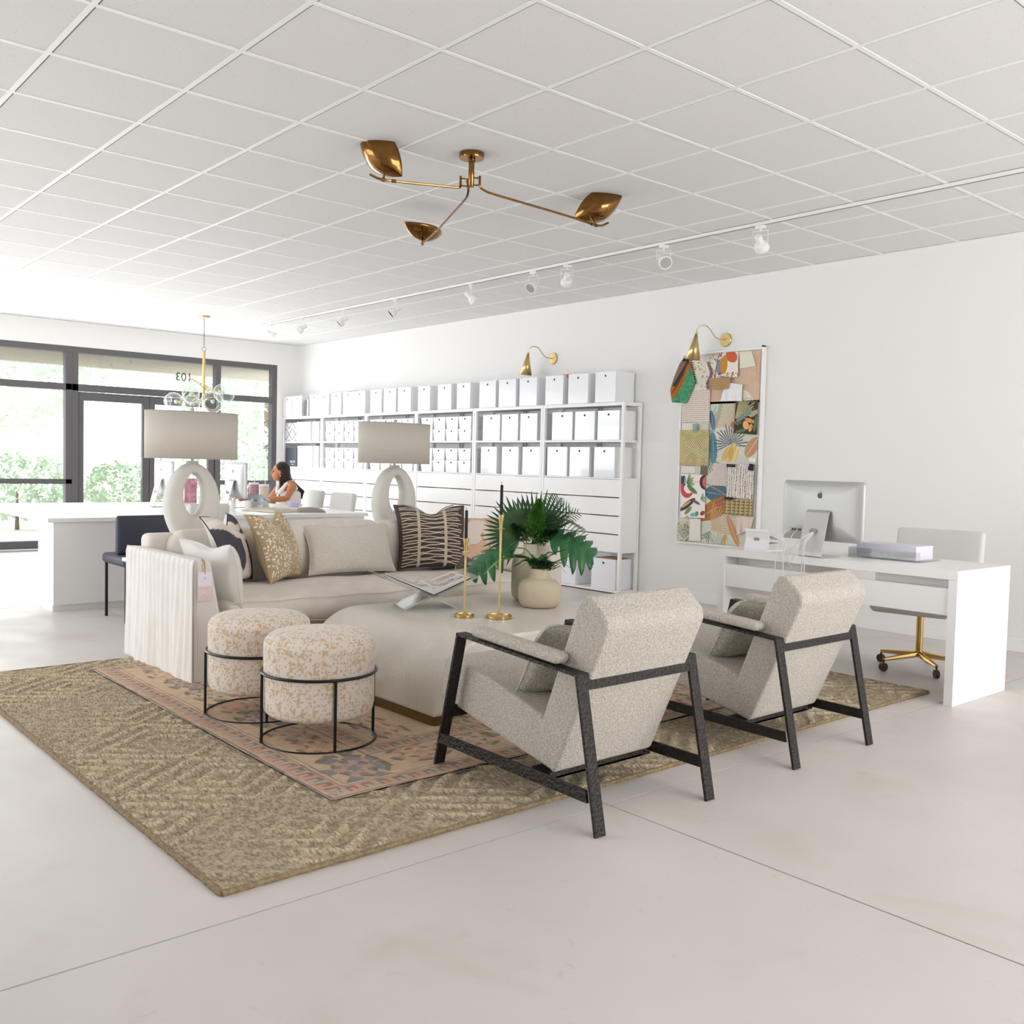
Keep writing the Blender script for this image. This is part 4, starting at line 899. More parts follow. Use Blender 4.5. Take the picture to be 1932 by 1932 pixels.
# bench seat cushion with a gently bowed, crowned front
def seatc():
    nu, nv = 60, 34; g = G(); rows = []
    prof = [(-5.95, .30), (-5.95, .42), (-5.90, .455), (-5.7, .475), (-5.5, .482), (-5.32, .477), (-5.2, .462), (-5.148, .435), (-5.132, .38), (-5.14, .32), (-5.165, .286), (-5.3, .28), (-5.95, .28)]
    k = len(prof)
    for i in range(nu+1):
        u = i/nu; y = 2.33+u*2.36; ends = min(1, (min(u, 1-u)/.035+.0001))**.4; bow = .045*sin(pi*u)
        for (x, z) in prof:
            zz = .38+(z-.38)*(.80+.20*ends); zz += .006*sin(y*9+x*7)+.004*sin(y*23-x*11)
            g.v.append((x+(bow if x > -5.4 else 0)+(-.03*(1-ends) if x > -5.3 else 0), y, zz))
    for i in range(nu):
        for j in range(k): g.f.append((i*k+j, i*k+(j+1) % k, (i+1)*k+(j+1) % k, (i+1)*k+j))
    g.f += [tuple(range(k)), tuple(nu*k+j for j in range(k))[::-1]]
    return g
sc = obj('seat_cushion', seatc(), LINEN, t, ang=60)
md = sc.modifiers.new('sub', 'SUBSURF'); md.levels = 1; md.render_levels = 2
for zz, xx in ((.437, -5.146), (.300, -5.150)):
    obj('welt', tube([(xx+.045*sin(pi*i/40)+.002, 2.36+i/40*2.30, zz+.004*sin(i)) for i in range(41)], .0035, 6), LINEN, sc)
obj('back_frame', rbox(-6.14, -5.99, 2.2, 4.86, .26, .775, .04), LINEN, t, ang=60)
bk = [(2.34, 3.04, .800, 0), (3.05, 3.86, .838, .0), (3.87, 4.72, .832, 0)]
for k, (a, bb, zt, _) in enumerate(bk):
    c_ = rbox(-6.06, -5.86, a, bb, .46, zt, .07, puff=.10)
    M_ = Matrix.Translation((-5.9, 0, .47)) @ Matrix.Rotation(math.radians(-7), 4, 'Y') @ Matrix.Translation((5.9, 0, -.47))
    o = obj('back_cushion', c_.tf(M_), LINEN, t, ang=70)
def arm_g(y_in_top, y_out, y_in_bot, sgn):
    g = G(); n = 48
    # slipcovered arm: outer face hangs in soft pleats
    prof_f = [(y_out, 0), (y_out, .70), (y_in_top, .69), (y_in_bot, .25), (y_in_bot+.02*sgn, 0)]
    return prism([(p[0], p[1]) for p in prof_f], 'x', -6.10, -5.085)
a1 = obj('arm', arm_g(2.215, 2.118, 2.30, 1).mv(0, 0, .004), LINENW, t, ang=40)
md = a1.modifiers.new('soft', 'BEVEL'); md.width = .02; md.segments = 3; md.limit_method = 'ANGLE'
a2 = obj('arm', arm_g(4.80, 4.90, 4.72, -1).mv(0, 0, .004), LINEN, t, ang=40)
md = a2.modifiers.new('soft', 'BEVEL'); md.width = .02; md.segments = 3; md.limit_method = 'ANGLE'
# pleated skirt panel hanging over the outside of the near arm
nx, nz_ = 150, 40; g = G()
for j in range(nz_+1):
    v = j/nz_
    for i in range(nx+1):
        u = i/nx; x = -5.082-(.005+1.03*u)
        pl = (.5+.5*sin(u*95+1.3*sin(v*3+u*9)))*(.006-.003*v); fl = (.012*v**1.4*(1+.6*sin(u*11+.6))+.006*v*sin(u*31+v*2))*min(1, u/.08); top_ = .03*(1-min(1, v/.05))
        g.v.append((x, 2.116-pl-fl+top_*.3, .702-.696*v-.012*v*sin(u*11)+.0))
for j in range(nz_):
    for i in range(nx): g.f.append((j*(nx+1)+i, (j+1)*(nx+1)+i, (j+1)*(nx+1)+i+1, j*(nx+1)+i+1))
obj('pleated_skirt', g, LINENW, t, ang=180, solid=.004)
obj('arm_seam', tube([(-5.079, 2.135, .69), (-5.077, 2.138, .4), (-5.078, 2.15, .05)], .0025, 6), LINEN, t)
# sale tag on a cord
t = thing('sale_tag', 'white and blush paper sale tag hanging on a cord from the sofa arm', 'tag', (-5.07, 2.17, .71))
obj('cord', tube([(-5.10, 2.168, .700), (-5.072, 2.168, .690), (-5.066, 2.169, .66), (-5.065, 2.171, .622)], .0022, 6)+tube([(-5.10, 2.172, .700), (-5.071, 2.172, .690), (-5.065, 2.173, .66), (-5.065, 2.171, .622)], .0018, 6), mat('gold_cord', rgb(196, 152, 72), .6), t)
obj('tag_paper', box(-5.0665, -5.0655, 2.132, 2.212, .555, .635), mat('tag_white', rgb(232, 228, 236), .6), t, smooth=False)
obj('tag_band', box(-5.0665, -5.0655, 2.132, 2.212, .475, .555), mat('tag_blush', rgb(226, 202, 200), .6), t, smooth=False)
text('lettering', 'SALE', .032, mat('tag_text', rgb(246, 236, 234), .6), (-5.0648, 2.172, .522), (pi/2, 0, pi/2), t, .0003)
text('lettering', 'S', .022, mat('tag_grey', rgb(170, 164, 170), .6), (-5.0648, 2.172, .600), (pi/2, 0, pi/2), t, .0003)

# pillows on the sofa
def c_abs(X, Z, w, h):
    C = paint(X, Z, (222, 208, 198), [('noise', 8, .5, (226, 214, 206), 3),
        ('mask', lambda X, Z: (Z > -.10-.9*(X+.12)) & (Z < .145-.30*(X+.25)) & (X < .02) & (Z > 1.6*(X+.02)-.12), (76, 74, 82)),
        ('mask', lambda X, Z: (np.abs(X-.10-.35*(.1-Z)) < .045+.1*np.clip(.05-Z, 0, .3)) & (Z < .12), (76, 74, 82)),
        ('mask', lambda X, Z: (Z > .13+.3*np.abs(X-.2)) & (X > .08) & (Z < .24), (82, 80, 88)),
        ('mask', lambda X, Z: np.abs(Z-.14+.22*(X+.1)+.04*np.sin(X*14)) < .022, (236, 226, 214)),
        ('mask', lambda X, Z: (np.abs(X+.13-.5*(Z+.05)) < .006) & (np.abs(Z) < .1), (60, 58, 64))])
    return C
pillow('throw_pillow', 'blush pillow with charcoal brushstroke shapes and dark piping at the left of the sofa', .47, .46, .16, (-5.67, 2.665, .475), math.radians(47), math.radians(17), PAT, c_abs, 60, .085, 'throw pillows on the sofa', backcol=LINENW, piping=mat('navy_piping', rgb(52, 54, 66), .8))
def c_spot(X, Z, w, h):
    C = np.zeros(X.shape+(3,)); C[:] = np.array((184, 160, 128))/255
    C[np.abs(X-.02) < .05] = np.array((172, 148, 114))/255
    q = np.random.RandomState(2)
    for _ in range(1000):
        x = q.normal(.01, .13) if q.rand() < .65 else q.uniform(-w/2, w/2); z = q.uniform(-h/2, h/2); s = .0024+.0019*min(1, abs(x-.03)/.12)
        m = ((X-x)/s)**2+((Z-z)/(s*1.5))**2 < 1; C[m] = np.array((238, 228, 212))/255
    return C
pillow('throw_pillow', 'tan fawn spotted pillow with white flecks standing left on the sofa', .50, .465, .18, (-5.69, 2.99, .475), math.radians(40), math.radians(17), PAT, c_spot, 250, .085, 'throw pillows on the sofa', backcol=mat('tan_linen', rgb(184, 162, 130), .9, bump=(240, .3, .002)))
pillow('throw_pillow', 'cream boucle lumbar pillow in the middle of the sofa', .66, .36, .15, (-5.73, 3.52, .485), math.radians(-6), math.radians(20), BOUCLE3, None, 40, .015, 'throw pillows on the sofa')
def c_strip(X, Z, w, h):
    C = np.zeros(X.shape+(3,)); C[:] = np.array((76, 66, 60))/255
    cream = np.array((224, 210, 190))/255; Zc = Z-.012*np.cos(X*9)
    k = np.arange(-10, 11)*.0225
    for i, z0 in enumerate(k):
        ph = i*1.9; zz = z0+.0065*np.sin(X*17+ph*1.7)*np.where(np.abs(X) < .13, 1, .5)+.0016*np.sin(X*61+ph*2)
        lim = .215+.02*np.sin(i*2.3)
        C[(np.abs(Zc-zz) < .0034) & (X > -.245) & (X < lim) & (np.abs(z0) < .245)] = cream
    for x0 in (-.115, .085): C[(np.abs(X-x0-.03*Z) < .011)] = np.array((206, 192, 172))/255
    return C
pillow('throw_pillow', 'dark brown pillow with cream horizontal lines and two vertical bands', .54, .49, .17, (-5.70, 4.18, .48), math.radians(-22), math.radians(15), PAT, c_strip, 210, .06, 'throw pillows on the sofa', backcol=mat('brown_canvas', rgb(82, 74, 70), .9))
pillow('throw_pillow', 'light grey pillow corner peeking up behind the striped pillow', .44, .46, .10, (-5.90, 4.33, .49), math.radians(-10), math.radians(10), LINENW, None, 30, .07, 'throw pillows on the sofa', piping=mat('grey_piping', rgb(110, 108, 112), .8), backcol=mat('pale_grey_linen', rgb(214, 210, 208), .9))
def c_water(X, Z, w, h):
    n = vnoise(X+2, Z+2, 9, 6)*.6+vnoise(X+2, Z+2, 20, 4)*.3+vnoise(X, Z, 60, 5)*.1
    C = np.zeros(X.shape+(3,)); C[:] = np.array((226, 212, 200))/255
    m = (n > .55); C[m] = np.array((218, 182, 152))/255; C[(n > .535) & (n < .56)] = np.array((200, 150, 116))/255
    m = (Z < -.12+.03*np.sin(X*20)) & (X > -.25) & (X < .0); C[m] = (np.array((96, 88, 84))/255)[None]*(0.9+.3*vnoise(X, Z, 90, 7)[m][:, None]); return C
pillow('throw_pillow', 'watercolour pillow in peach and sand at the right end of the sofa', .46, .42, .15, (-5.56, 4.54, .475), math.radians(-14), math.radians(24), PAT, c_water, 70, .0, 'throw pillows on the sofa')
pillow('arm_pillow', 'white linen flanged pillow leaning on the near sofa arm', .56, .375, .17, (-5.41, 2.385, .40), math.radians(98), math.radians(5), LINENW, None, 36, .03, 'linen arm pillows')
pillow('arm_pillow', 'cream linen pillow leaning on the far sofa arm behind the vases', .52, .40, .15, (-5.42, 4.64, .455), math.radians(-90), math.radians(6), LINEN, None, 30, .02, 'linen arm pillows')
# lumbar pillows in the armchairs
pillow('lumbar_pillow', 'grey boucle lumbar pillow in the nearer armchair', .43, .335, .13, (-2.755, 2.655, .37), math.radians(172), math.radians(26), BOUCLE2, None, 30, .02, 'boucle lumbar pillows', roll=0)
pillow('lumbar_pillow', 'grey boucle lumbar pillow in the farther armchair', .43, .335, .13, (-2.76, 3.865, .37), math.radians(170), math.radians(26), BOUCLE2, None, 30, .02, 'boucle lumbar pillows')

# ------------------------------------------------------------------ stools
def tri_cols(Uc, Vc):
    C = np.zeros(Uc.shape+(3,)); C[:] = np.array((226, 215, 204))/255
    for s, pr, seed, cols in ((.036, .38, 3, [(206, 180, 142), (208, 176, 146), (204, 182, 148)]), (.0165, .55, 9, [(200, 174, 138), (206, 176, 148), (206, 184, 152), (198, 178, 146)]), (.0165, .22, 21, [(206, 174, 152), (190, 178, 164)])):
        off = seed*.37; iu = np.floor((Uc+off)/s).astype(int); iv = np.floor((Vc+off)/s).astype(int); fu = ((Uc+off)/s) % 1; fv = ((Vc+off)/s) % 1
        r = np.random.RandomState(seed); T = r.rand(64, 64, 3); k = T[iu % 64, iv % 64]
        ori = (k[..., 1]*4).astype(int)
        a = np.where(ori % 2 == 0, fu, 1-fu); b_ = np.where(ori < 2, fv, 1-fv)
        m = (k[..., 0] < pr) & (a+b_ < .95) & (a > .1) & (b_ > .1)
        ci = np.array(cols)/255; C[m] = ci[(k[..., 2]*len(cols)).astype(int) % len(cols)][m]
    return C
def stool(loc, label):
    t = thing('stool', label, 'stool', loc, 'upholstered drum stools')
    R0 = .243
    pr = [(.001, .138), (.17, .136), (.215, .142), (.236, .158), (R0, .19), (R0, .22), (R0, .28), (R0, .33), (R0-.001, .336), (R0, .365), (R0, .42), (R0, .452), (R0-.005, .472), (R0-.02, .49), (.20, .502), (.14, .512), (.07, .517), (.001, .518)]
    P_ = np.array(pr); dl = np.r_[0, np.cumsum(np.hypot(*np.diff(P_, axis=0).T))]; n = 230; ss = np.linspace(0, dl[-1], n); rr = np.interp(ss, dl, P_[:, 0]); zz = np.interp(ss, dl, P_[:, 1])
    for _ in range(3): rr[1:-1] = (rr[:-2]+rr[1:-1]*2+rr[2:])/4; zz[1:-1] = (zz[:-2]+zz[1:-1]*2+zz[2:])/4
    m = 420; g = lathe(list(zip(rr, zz)), m); g.f = g.f[:(n-1)*m]
    th = np.arange(m)/m*2*pi; V, T = np.meshgrid(ss, th, indexing='ij'); RR = rr[:, None]
    Uc = np.where((zz[:, None] > .488), RR*np.cos(T)+3, T*R0+.0*RR); Vc = np.where((zz[:, None] > .488), RR*np.sin(T)+3, V)
    C = tri_cols(Uc, Vc)
    obj('seat', g, PATS, t, local=True, colors=C.reshape(-1, 3), ang=180)
    ring = lambda r, z: tube([(r*cos(a), r*sin(a), z) for a in np.linspace(0, 2*pi, 49)[:-1]], .0068, 8, True)
    obj('upper_ring', ring(.251, .332), BLACK, t, local=True); obj('base_ring', ring(.251, .025), BLACK, t, local=True)
    for a in (-14, 76, 166, 256):
        q = math.radians(a); obj('leg', cyl((.253*cos(q), .253*sin(q), .332), (.253*cos(q), .253*sin(q), .025), .0066, n=10), BLACK, t, local=True)
    return t
s1 = stool((-3.765, 2.145, 0), 'nearer round drum stool with triangle print fabric and black ring frame')
s2 = dup(s1, (-4.35, 2.145, 0), math.radians(-4), 'farther round drum stool with triangle print fabric, beside the sofa arm', 'upholstered drum stools')

# ------------------------------------------------------------------ coffee table (waterfall)
t = thing('coffee_table', 'large ivory wrapped waterfall coffee table on a bronze plinth', 'coffee table', (-4.2, 3.5, 0))
TX0, TX1, TY0, TY1, TZ, ZB = -4.83, -3.60, 2.655, 4.50, .42, .065
def arch(inset, r, zt):
    p = []; y0, y1 = TY0+inset, TY1-inset
    for i in range(13):
        a = pi+pi/2*(-i/12); p.append((y0+r+r*cos(a), zt-r+r*sin(a)))
    for i in range(13):
        a = pi/2-pi/2*i/12; p.append((y1-r+r*cos(a), zt-r+r*sin(a)))
    return p
outer = arch(0, .33, TZ); inner = arch(.125, .22, TZ-.115)
poly = [(TY0+.0, ZB)]+outer+[(TY1, ZB), (TY1-.125, ZB)]+inner[::-1]+[(TY0+.125, ZB)]
o = obj('table_body', prism(poly, 'x', TX0, TX1), IVORY, t, ang=30)
md = o.modifiers.new('round', 'BEVEL'); md.width = .05; md.segments = 6; md.limit_method = 'ANGLE'; md.angle_limit = math.radians(60)
for (a, bb) in ((TY0+.006, TY0+.119), (TY1-.119, TY1-.006)):
    pl = [(x+(TX0+TX1)/2, y+(a+bb)/2) for x, y in rrect(TX1-TX0-.012, bb-a, .028)]
    obj('plinth', prism(pl, 'z', .018, ZB+.002), BRONZE, t, ang=30)
# ------------------------------------------------------------------ candlesticks and candles
TT = .4205
def candlestick(x, y, h, rb, ch, lab, lab2):
    t = thing('candlestick', lab, 'candlestick', (x, y, TT), 'gold candlesticks on the coffee table')
    obj('base', lathe([(0, 0), (rb, 0), (rb+.001, .004), (rb+.001, .014), (rb-.003, .017), (rb-.008, .017), (rb-.010, .011), (.008, .011), (0, .011)], 40, (x, y, TT)), BRASSP, t)
    obj('stem', lathe([(.006, .011), (.0062, h-.115), (.0062, h-.112)], 14, (x, y, TT)), BRASS, t)
    obj('drip_ring', lathe([(.006, 0), (.021, 0), (.0225, .002), (.021, .004), (.006, .004)], 28, (x, y, TT+h-.078)), BRASSP, t)
    obj('candle_cup', lathe([(.0062, h-.112), (.0075, h-.075), (.012, h-.035), (.0165, h-.002), (.0165, h), (.0135, h), (.0115, h-.02), (0, h-.02)], 24, (x, y, TT)), BRASS, t)
    c = thing('taper_candle', lab2, 'candle', (x, y, TT+h-.0195), 'black taper candles')
    obj('wax', lathe([(0, 0), (.0085, 0), (.0092, .02), (.0088, ch*.5), (.0082, ch-.003), (.006, ch), (0, ch+.001)], 16, (x, y, TT+h-.0195)), CANDLE, c)
    obj('wick', tube([(x, y, TT+h+ch-.02), (x-.001, y-.001, TT+h+ch-.008), (x-.004, y-.002, TT+h+ch-.002)], .0013, 6), CANDLE, c)
candlestick(-4.139, 3.25, .432, .054, .172, 'shorter gold candlestick with a black taper on the coffee table', 'black taper candle in the shorter gold candlestick')
candlestick(-4.009, 3.388, .565, .071, .182, 'taller gold candlestick with a black taper on the coffee table', 'black taper candle in the taller gold candlestick')

# ------------------------------------------------------------------ vases
t = solo('vase', 'short round beige ribbed vase with ferns on the coffee table', 'vase', lathe([(0, 0), (.085, 0), (.105, .006), (.121, .028), (.127, .06), (.127, .10), (.120, .135), (.100, .160), (.075, .170), (.064, .178), (.060, .192), (.060, .228), (.057, .229), (.055, .19), (.06, .17), (.09, .15), (.115, .1), (.11, .02), (0, .015)], 64, (-4.205, 3.865, TT)), CERAM, 'ribbed vases on the coffee table', ang=60)
t = solo('vase', 'taller sage ribbed vase holding palm and monstera leaves', 'vase', lathe([(0, 0), (.075, 0), (.095, .006), (.112, .028), (.118, .06), (.118, .22), (.112, .25), (.094, .272), (.066, .284), (.052, .292), (.048, .305), (.048, .352), (.045, .353), (.043, .30), (.09, .26), (.105, .2), (.1, .02), (0, .015)], 64, (-4.44, 4.0, TT)), CERAM2, 'ribbed vases on the coffee table', ang=60)
VT = Vector((-4.44, 4.0, TT+.345)); VS = Vector((-4.205, 3.865, TT+.225))
def toP(px): return px
def fanpalm(lab, hub, tipdir, nrm, rad, n, spread, seed, stem_from):
    q = random.Random(seed); t = thing('palm_leaf', lab, 'palm leaf', tuple(stem_from), 'leaves in the tall vase')
    hub = Vector(hub); a = Vector(tipdir).normalized(); nn = Vector(nrm).normalized(); nn = (nn-a*nn.dot(a)).normalized(); b = nn.cross(a)
    g = G()
    for i in range(n):
        th = (i/(n-1)-.5)*spread; d = a*cos(th)+b*sin(th); s = nn.cross(d).normalized(); L0 = rad*(1-.18*abs(th/spread*2)**2)*q.uniform(.92, 1.04)
        w0 = rad*spread/(n-1)*.50; k = len(g.v); m = 9; droop = q.uniform(.0, .10)
        for j in range(m+1):
            u = j/m; fuse = .40; w = (w0*(u/fuse)*1.0+.0005) if u < fuse else w0*(1-(u-fuse)/(1-fuse))**.75*.80+.0006
            c = hub+d*L0*u+nn*(-.05*u*u*rad)+Vector((0, 0, -1))*droop*L0*max(0, u-.4)**2
            g.v += [tuple(c-s*w-nn*.004*(w/w0)), tuple(c+nn*.003), tuple(c+s*w-nn*.004*(w/w0))]
        for j in range(m):
            for e in (0, 1): g.f.append((k+j*3+e, k+j*3+e+1, k+j*3+4+e, k+j*3+3+e))
    obj('blade', g, LEAFD, t, ang=180)
    mid = (hub+Vector(stem_from))/2+Vector((0, 0, -.01))
    obj('stem', tube(smoothp([Vector(stem_from)-Vector((0, 0, .05)), mid, hub], 5, 2), .0035, 6), LEAFB, t)
def W_(r, u, f=0): return R2*r+Vector((0, 0, 1))*u+F*f
fanpalm('fan palm leaf spreading left behind the tall candle', VT+W_(-.065, .072, .0), W_(-.80, .60, .1), -F+W_(.2, .1), .255, 27, 3.6, 1, VT)
fanpalm('upright fan palm leaf standing highest behind the foxtail fern', VT+W_(.03, .03, .07), W_(.10, 1, .05), -F, .325, 19, 1.9, 2, VT+Vector((.01, 0, 0)))
def monstera(lab, basep, d, nrm, L0, Wd, seed, stem_from):
    q = random.Random(seed); t = thing('monstera_leaf', lab, 'monstera leaf', tuple(stem_from), 'leaves in the tall vase')
    basep = Vector(basep); d = Vector(d).normalized(); nn = Vector(nrm).normalized(); nn = (nn-d*nn.dot(d)).normalized(); s = nn.cross(d); g = G()
    N_ = 5
    for sg in (-1, 1):
        for i in range(N_):
            u0, u1 = i/N_, (i+.86)/N_; m = 9; k = len(g.v)
            wmax = Wd*sin(pi*min(.96, (i+.9)/(N_+.6)))**.6
            for j in range(m+1):
                v = j/m
                for e, uu in ((0, u0), (1, (u0+u1)/2+.02), (2, u1 if v > .45 else min(1, (i+1)/N_))):
                    taper = 1 if v < .5 else (1-((v-.5)/.5)**2.2*.92)
                    uc = (u0+u1)/2; ue = uc+(uu-uc)*taper
                    x = ue*L0+v*wmax*.42; y = sg*v*wmax
                    z = -.55*(x/L0-.3)**2*L0*.55-.35*y*y/Wd+.012*(1 if e == 1 else 0)
                    g.v.append(tuple(basep+d*x+s*y+nn*z))
            for j in range(m):
                for e in (0, 1): g.f.append((k+j*3+e, k+j*3+e+1, k+j*3+4+e, k+j*3+3+e))
    obj('blade', g, LEAFM, t, ang=180)
    obj('midrib', tube([basep+d*L0*u+nn*(-.55*(u-.3)**2*L0*.55+.002) for u in np.linspace(0, 1.02, 10)], [.003*(1-.7*i/9) for i in range(10)], 6), LEAFB, t)
    mid = (basep+Vector(stem_from))/2+Vector((0, 0, .04))
    obj('stem', tube(smoothp([Vector(stem_from)-Vector((0, 0, .04)), mid, basep], 5, 2), .0035, 6), LEAFB, t)
monstera('glossy monstera leaf drooping left beside the open book', VT+W_(-.13, .0, -.03), W_(-.78, -.42, -.25), Vector((.25, -.35, .9)), .30, .165, 3, VT)
monstera('glossy monstera leaf reaching right and down over the shelf', VT+W_(.11, .06, -.05), W_(.80, -.30, -.05), Vector((.45, -.5, .75)), .30, .17, 4, VT)
# foxtail fern plume
def plume(name, lab, p0, p1, rmax, n, material, cat, seed, grp, lw=.0035, ll=.03, stemr=.003, bend=(0, 0, 0), shape='cone'):
    q = random.Random(seed); p0 = Vector(p0); p1 = Vector(p1); t = thing(name, lab, cat, tuple(p0), grp); g = G(); ax = (p1-p0); x, y = frame_of(ax); bd = Vector(bend)
    cen = lambda u: p0+ax*u+bd*4*u*(1-u)
    for i in range(n):
        u = q.random()**.8; a = q.uniform(0, 2*pi); c = cen(u); rad = rmax*((1-u)**.75 if shape == 'cone' else (sin(pi*min(1, .12+u*.88))**.6)) + .004
        o = (x*cos(a)+y*sin(a)); rr = rad*q.uniform(.35, 1); c2 = c+o*rr+ax.normalized()*rr*.6; d = (o+ax.normalized()*.8).normalized()*ll*q.uniform(.6, 1.1); w = d.cross(Vector((q.uniform(-1, 1), q.uniform(-1, 1), q.uniform(-1, 1)))).normalized()*lw
        k = len(g.v); g.v += [tuple(c2-d*.5), tuple(c2+w), tuple(c2+d*.5), tuple(c2-w)]; g.f.append((k, k+1, k+2, k+3))
    f_ = obj('needles', g, material, t, smooth=False); f_['kind'] = 'stuff'
    obj('stem', tube([cen(u) for u in np.linspace(-.02, 1, 10)], [stemr*(1-.6*i/9) for i in range(10)], 6), material, t)
plume('foxtail_fern', 'dense upright foxtail fern plume in the centre of the tall vase', VT+W_(0, -.01, -.02), VT+W_(.045, .28, -.04), .088, 3600, LEAFB, 'fern', 5, 'leaves in the tall vase', .0030, .022)
plume('foxtail_fern', 'short dark fern sprig low at the right of the tall vase', VT+W_(.01, .03, -.02), VT+W_(.16, .09, -.08), .055, 1100, LEAFD, 'fern', 6, 'leaves in the tall vase', .003, .024)
plume('foxtail_fern', 'short dark fern sprig low at the left of the tall vase', VT+W_(-.01, .03, -.02), VT+W_(-.12, .13, -.06), .05, 900, LEAFD, 'fern', 16, 'leaves in the tall vase', .003, .024)
def frond(name, lab, pts, pin, n, material, cat, grp, droop=.3, w=.0045, up=(0, 0, 1), fold=.5):
    pts = [Vector(p) for p in pts]; sp = smoothp(pts, 8, 4); t = thing(name, lab, cat, tuple(pts[0]), grp); g = G(); N_ = len(sp)
    for i in range(n):
        u = .12+.88*i/n; f_ = u*(N_-1); a = int(min(f_, N_-2)); c = sp[a].lerp(sp[a+1], f_-a); d = (sp[a+1]-sp[a]).normalized(); s = d.cross(Vector(up)).normalized(); nn = s.cross(d)
        Lp = pin*(sin(pi*(.10+.86*u))**.7)
        for sg in (-1, 1):
            dr = (s*sg+d*.55+nn*fold*.4).normalized(); k = len(g.v); m = 4
            for j in range(m+1):
                v = j/m; p = c+dr*Lp*v+Vector((0, 0, -1))*droop*Lp*v*v; ww = w*(sin(pi*(.12+.85*v)))
                g.v += [tuple(p-d*ww), tuple(p+d*ww)]
            for j in range(m): g.f.append((k+j*2, k+j*2+1, k+j*2+3, k+j*2+2))
    obj('leaflets', g, material, t, ang=180)
    obj('rachis', tube(sp, [.0026*(1-.7*i/len(sp)) for i in range(len(sp))], 6), material, t)
frond('palm_frond', 'feathery palm frond arching right above the monstera leaf', [VT, VT+W_(.08, .13, -.02), VT+W_(.20, .17, 0), VT+W_(.33, .10, 0)], .13, 24, LEAFD, 'palm frond', 'leaves in the tall vase', .45, .0038)
frond('palm_frond', 'second palm frond fanning upward at the right of the tall vase', [VT, VT+W_(.07, .12, .05), VT+W_(.15, .18, .08), VT+W_(.25, .215, .1)], .15, 15, LEAFD, 'palm frond', 'leaves in the tall vase', .0, .004, up=(.3, -.5, .4), fold=1.4)
frond('fern_frond', 'bright green fern frond arching left toward the open book', [VS, VS+W_(-.10, .075, 0), VS+W_(-.24, .06, -.03), VS+W_(-.33, -.03, -.04)], .058, 46, LEAFL, 'fern frond', 'fronds in the short vase', .2, .0048)
frond('fern_frond', 'dark fern frond spreading left from the short vase', [VS, VS+W_(-.06, .06, 0), VS+W_(-.13, .085, .02), VS+W_(-.22, .06, .03)], .075, 34, LEAFB, 'fern frond', 'fronds in the short vase', .3, .004)
frond('fern_frond', 'fern frond rising right from the short vase', [VS, VS+W_(.06, .03, 0), VS+W_(.13, .06, 0), VS+W_(.20, .095, 0)], .045, 30, LEAFB, 'fern frond', 'fronds in the short vase', .3, .0035)
frond('fern_frond', 'low fern sprig pointing right in front of the shelf', [VS, VS+W_(.06, .035, -.02), VS+W_(.13, .04, -.03), VS+W_(.19, .0, -.03)], .035, 26, LEAFB, 'fern frond', 'fronds in the short vase', .3, .0035)
plume('foxtail_fern', 'dense dark green fern tuft filling the mouth of the short vase', VS+W_(.0, -.03, 0), VS+W_(.01, .045, -.01), .10, 1300, LEAFD, 'fern', 8, 'fronds in the short vase', .003, .03)
for k, (a, bb, c, lab, mt, pin) in enumerate([((-.08, .07), (-.17, .09), (-.26, .05), 'long feathery sprig sweeping left from the short vase', LEAFD, .05), ((-.05, .08), (-.09, .12), (-.15, .13), 'short feathery sprig rising left out of the short vase', LEAFB, .055), ((.04, .07), (.09, .10), (.15, .12), 'feathery sprig rising right behind the short vase', LEAFD, .05), ((.02, .08), (.05, .10), (.09, .09), 'short soft sprig above the mouth of the short vase', LEAFB, .06), ((-.04, .05), (-.09, .055), (-.15, .02), 'low dark sprig drooping left over the short vase', LEAFD, .06)]):
    frond('fern_frond', lab, [VS, VS+W_(*a, -.02), VS+W_(*bb, -.02), VS+W_(*c, -.02)], pin, 30, mt, 'fern frond', 'fronds in the short vase', .25, .0042)
for k, (a, bb, c, lab) in enumerate([((.09, .10), (.19, .17), (.30, .20), 'slender palm sprig stretching far right above the vase'), ((.06, .14), (.12, .24), (.17, .30), 'slender palm sprig reaching up to the right'), ((.10, .07), (.22, .10), (.35, .04), 'slender palm sprig bending down at the far right')]):
    frond('palm_frond', lab, [VT, VT+W_(*a, 0), VT+W_(*bb, .02), VT+W_(*c, .03)], .12, 16, LEAFD, 'palm frond', 'leaves in the tall vase', .2, .0036, up=(.3, -.5, .6), fold=.8)
for k, (a, bb, c, lab) in enumerate([((-.06, .05), (-.14, .0), (-.17, -.09), 'long thin grass blade drooping left over the table'), ((-.05, .04), (-.13, .03), (-.20, .0), 'thin grass blade reaching left from the short vase'), ((.06, .05), (.11, .03), (.15, -.02), 'thin grass blade drooping right from the short vase'), ((-.03, .05), (.02, .055), (.05, .0), 'small curled grass blade at the front of the short vase')]):
    sp = smoothp([VS-Vector((0, 0, .02)), VS+W_(*a, -.03), VS+W_(*bb, -.06), VS+W_(*c, -.08)], 6, 3)
    tag(obj('grass_blade', strip(sp, .005, .0008, (-F+Vector((0, 0, .2))).normalized()), LEAFD, None, ang=180), lab, 'grass blade', 'grass blades in the short vase')

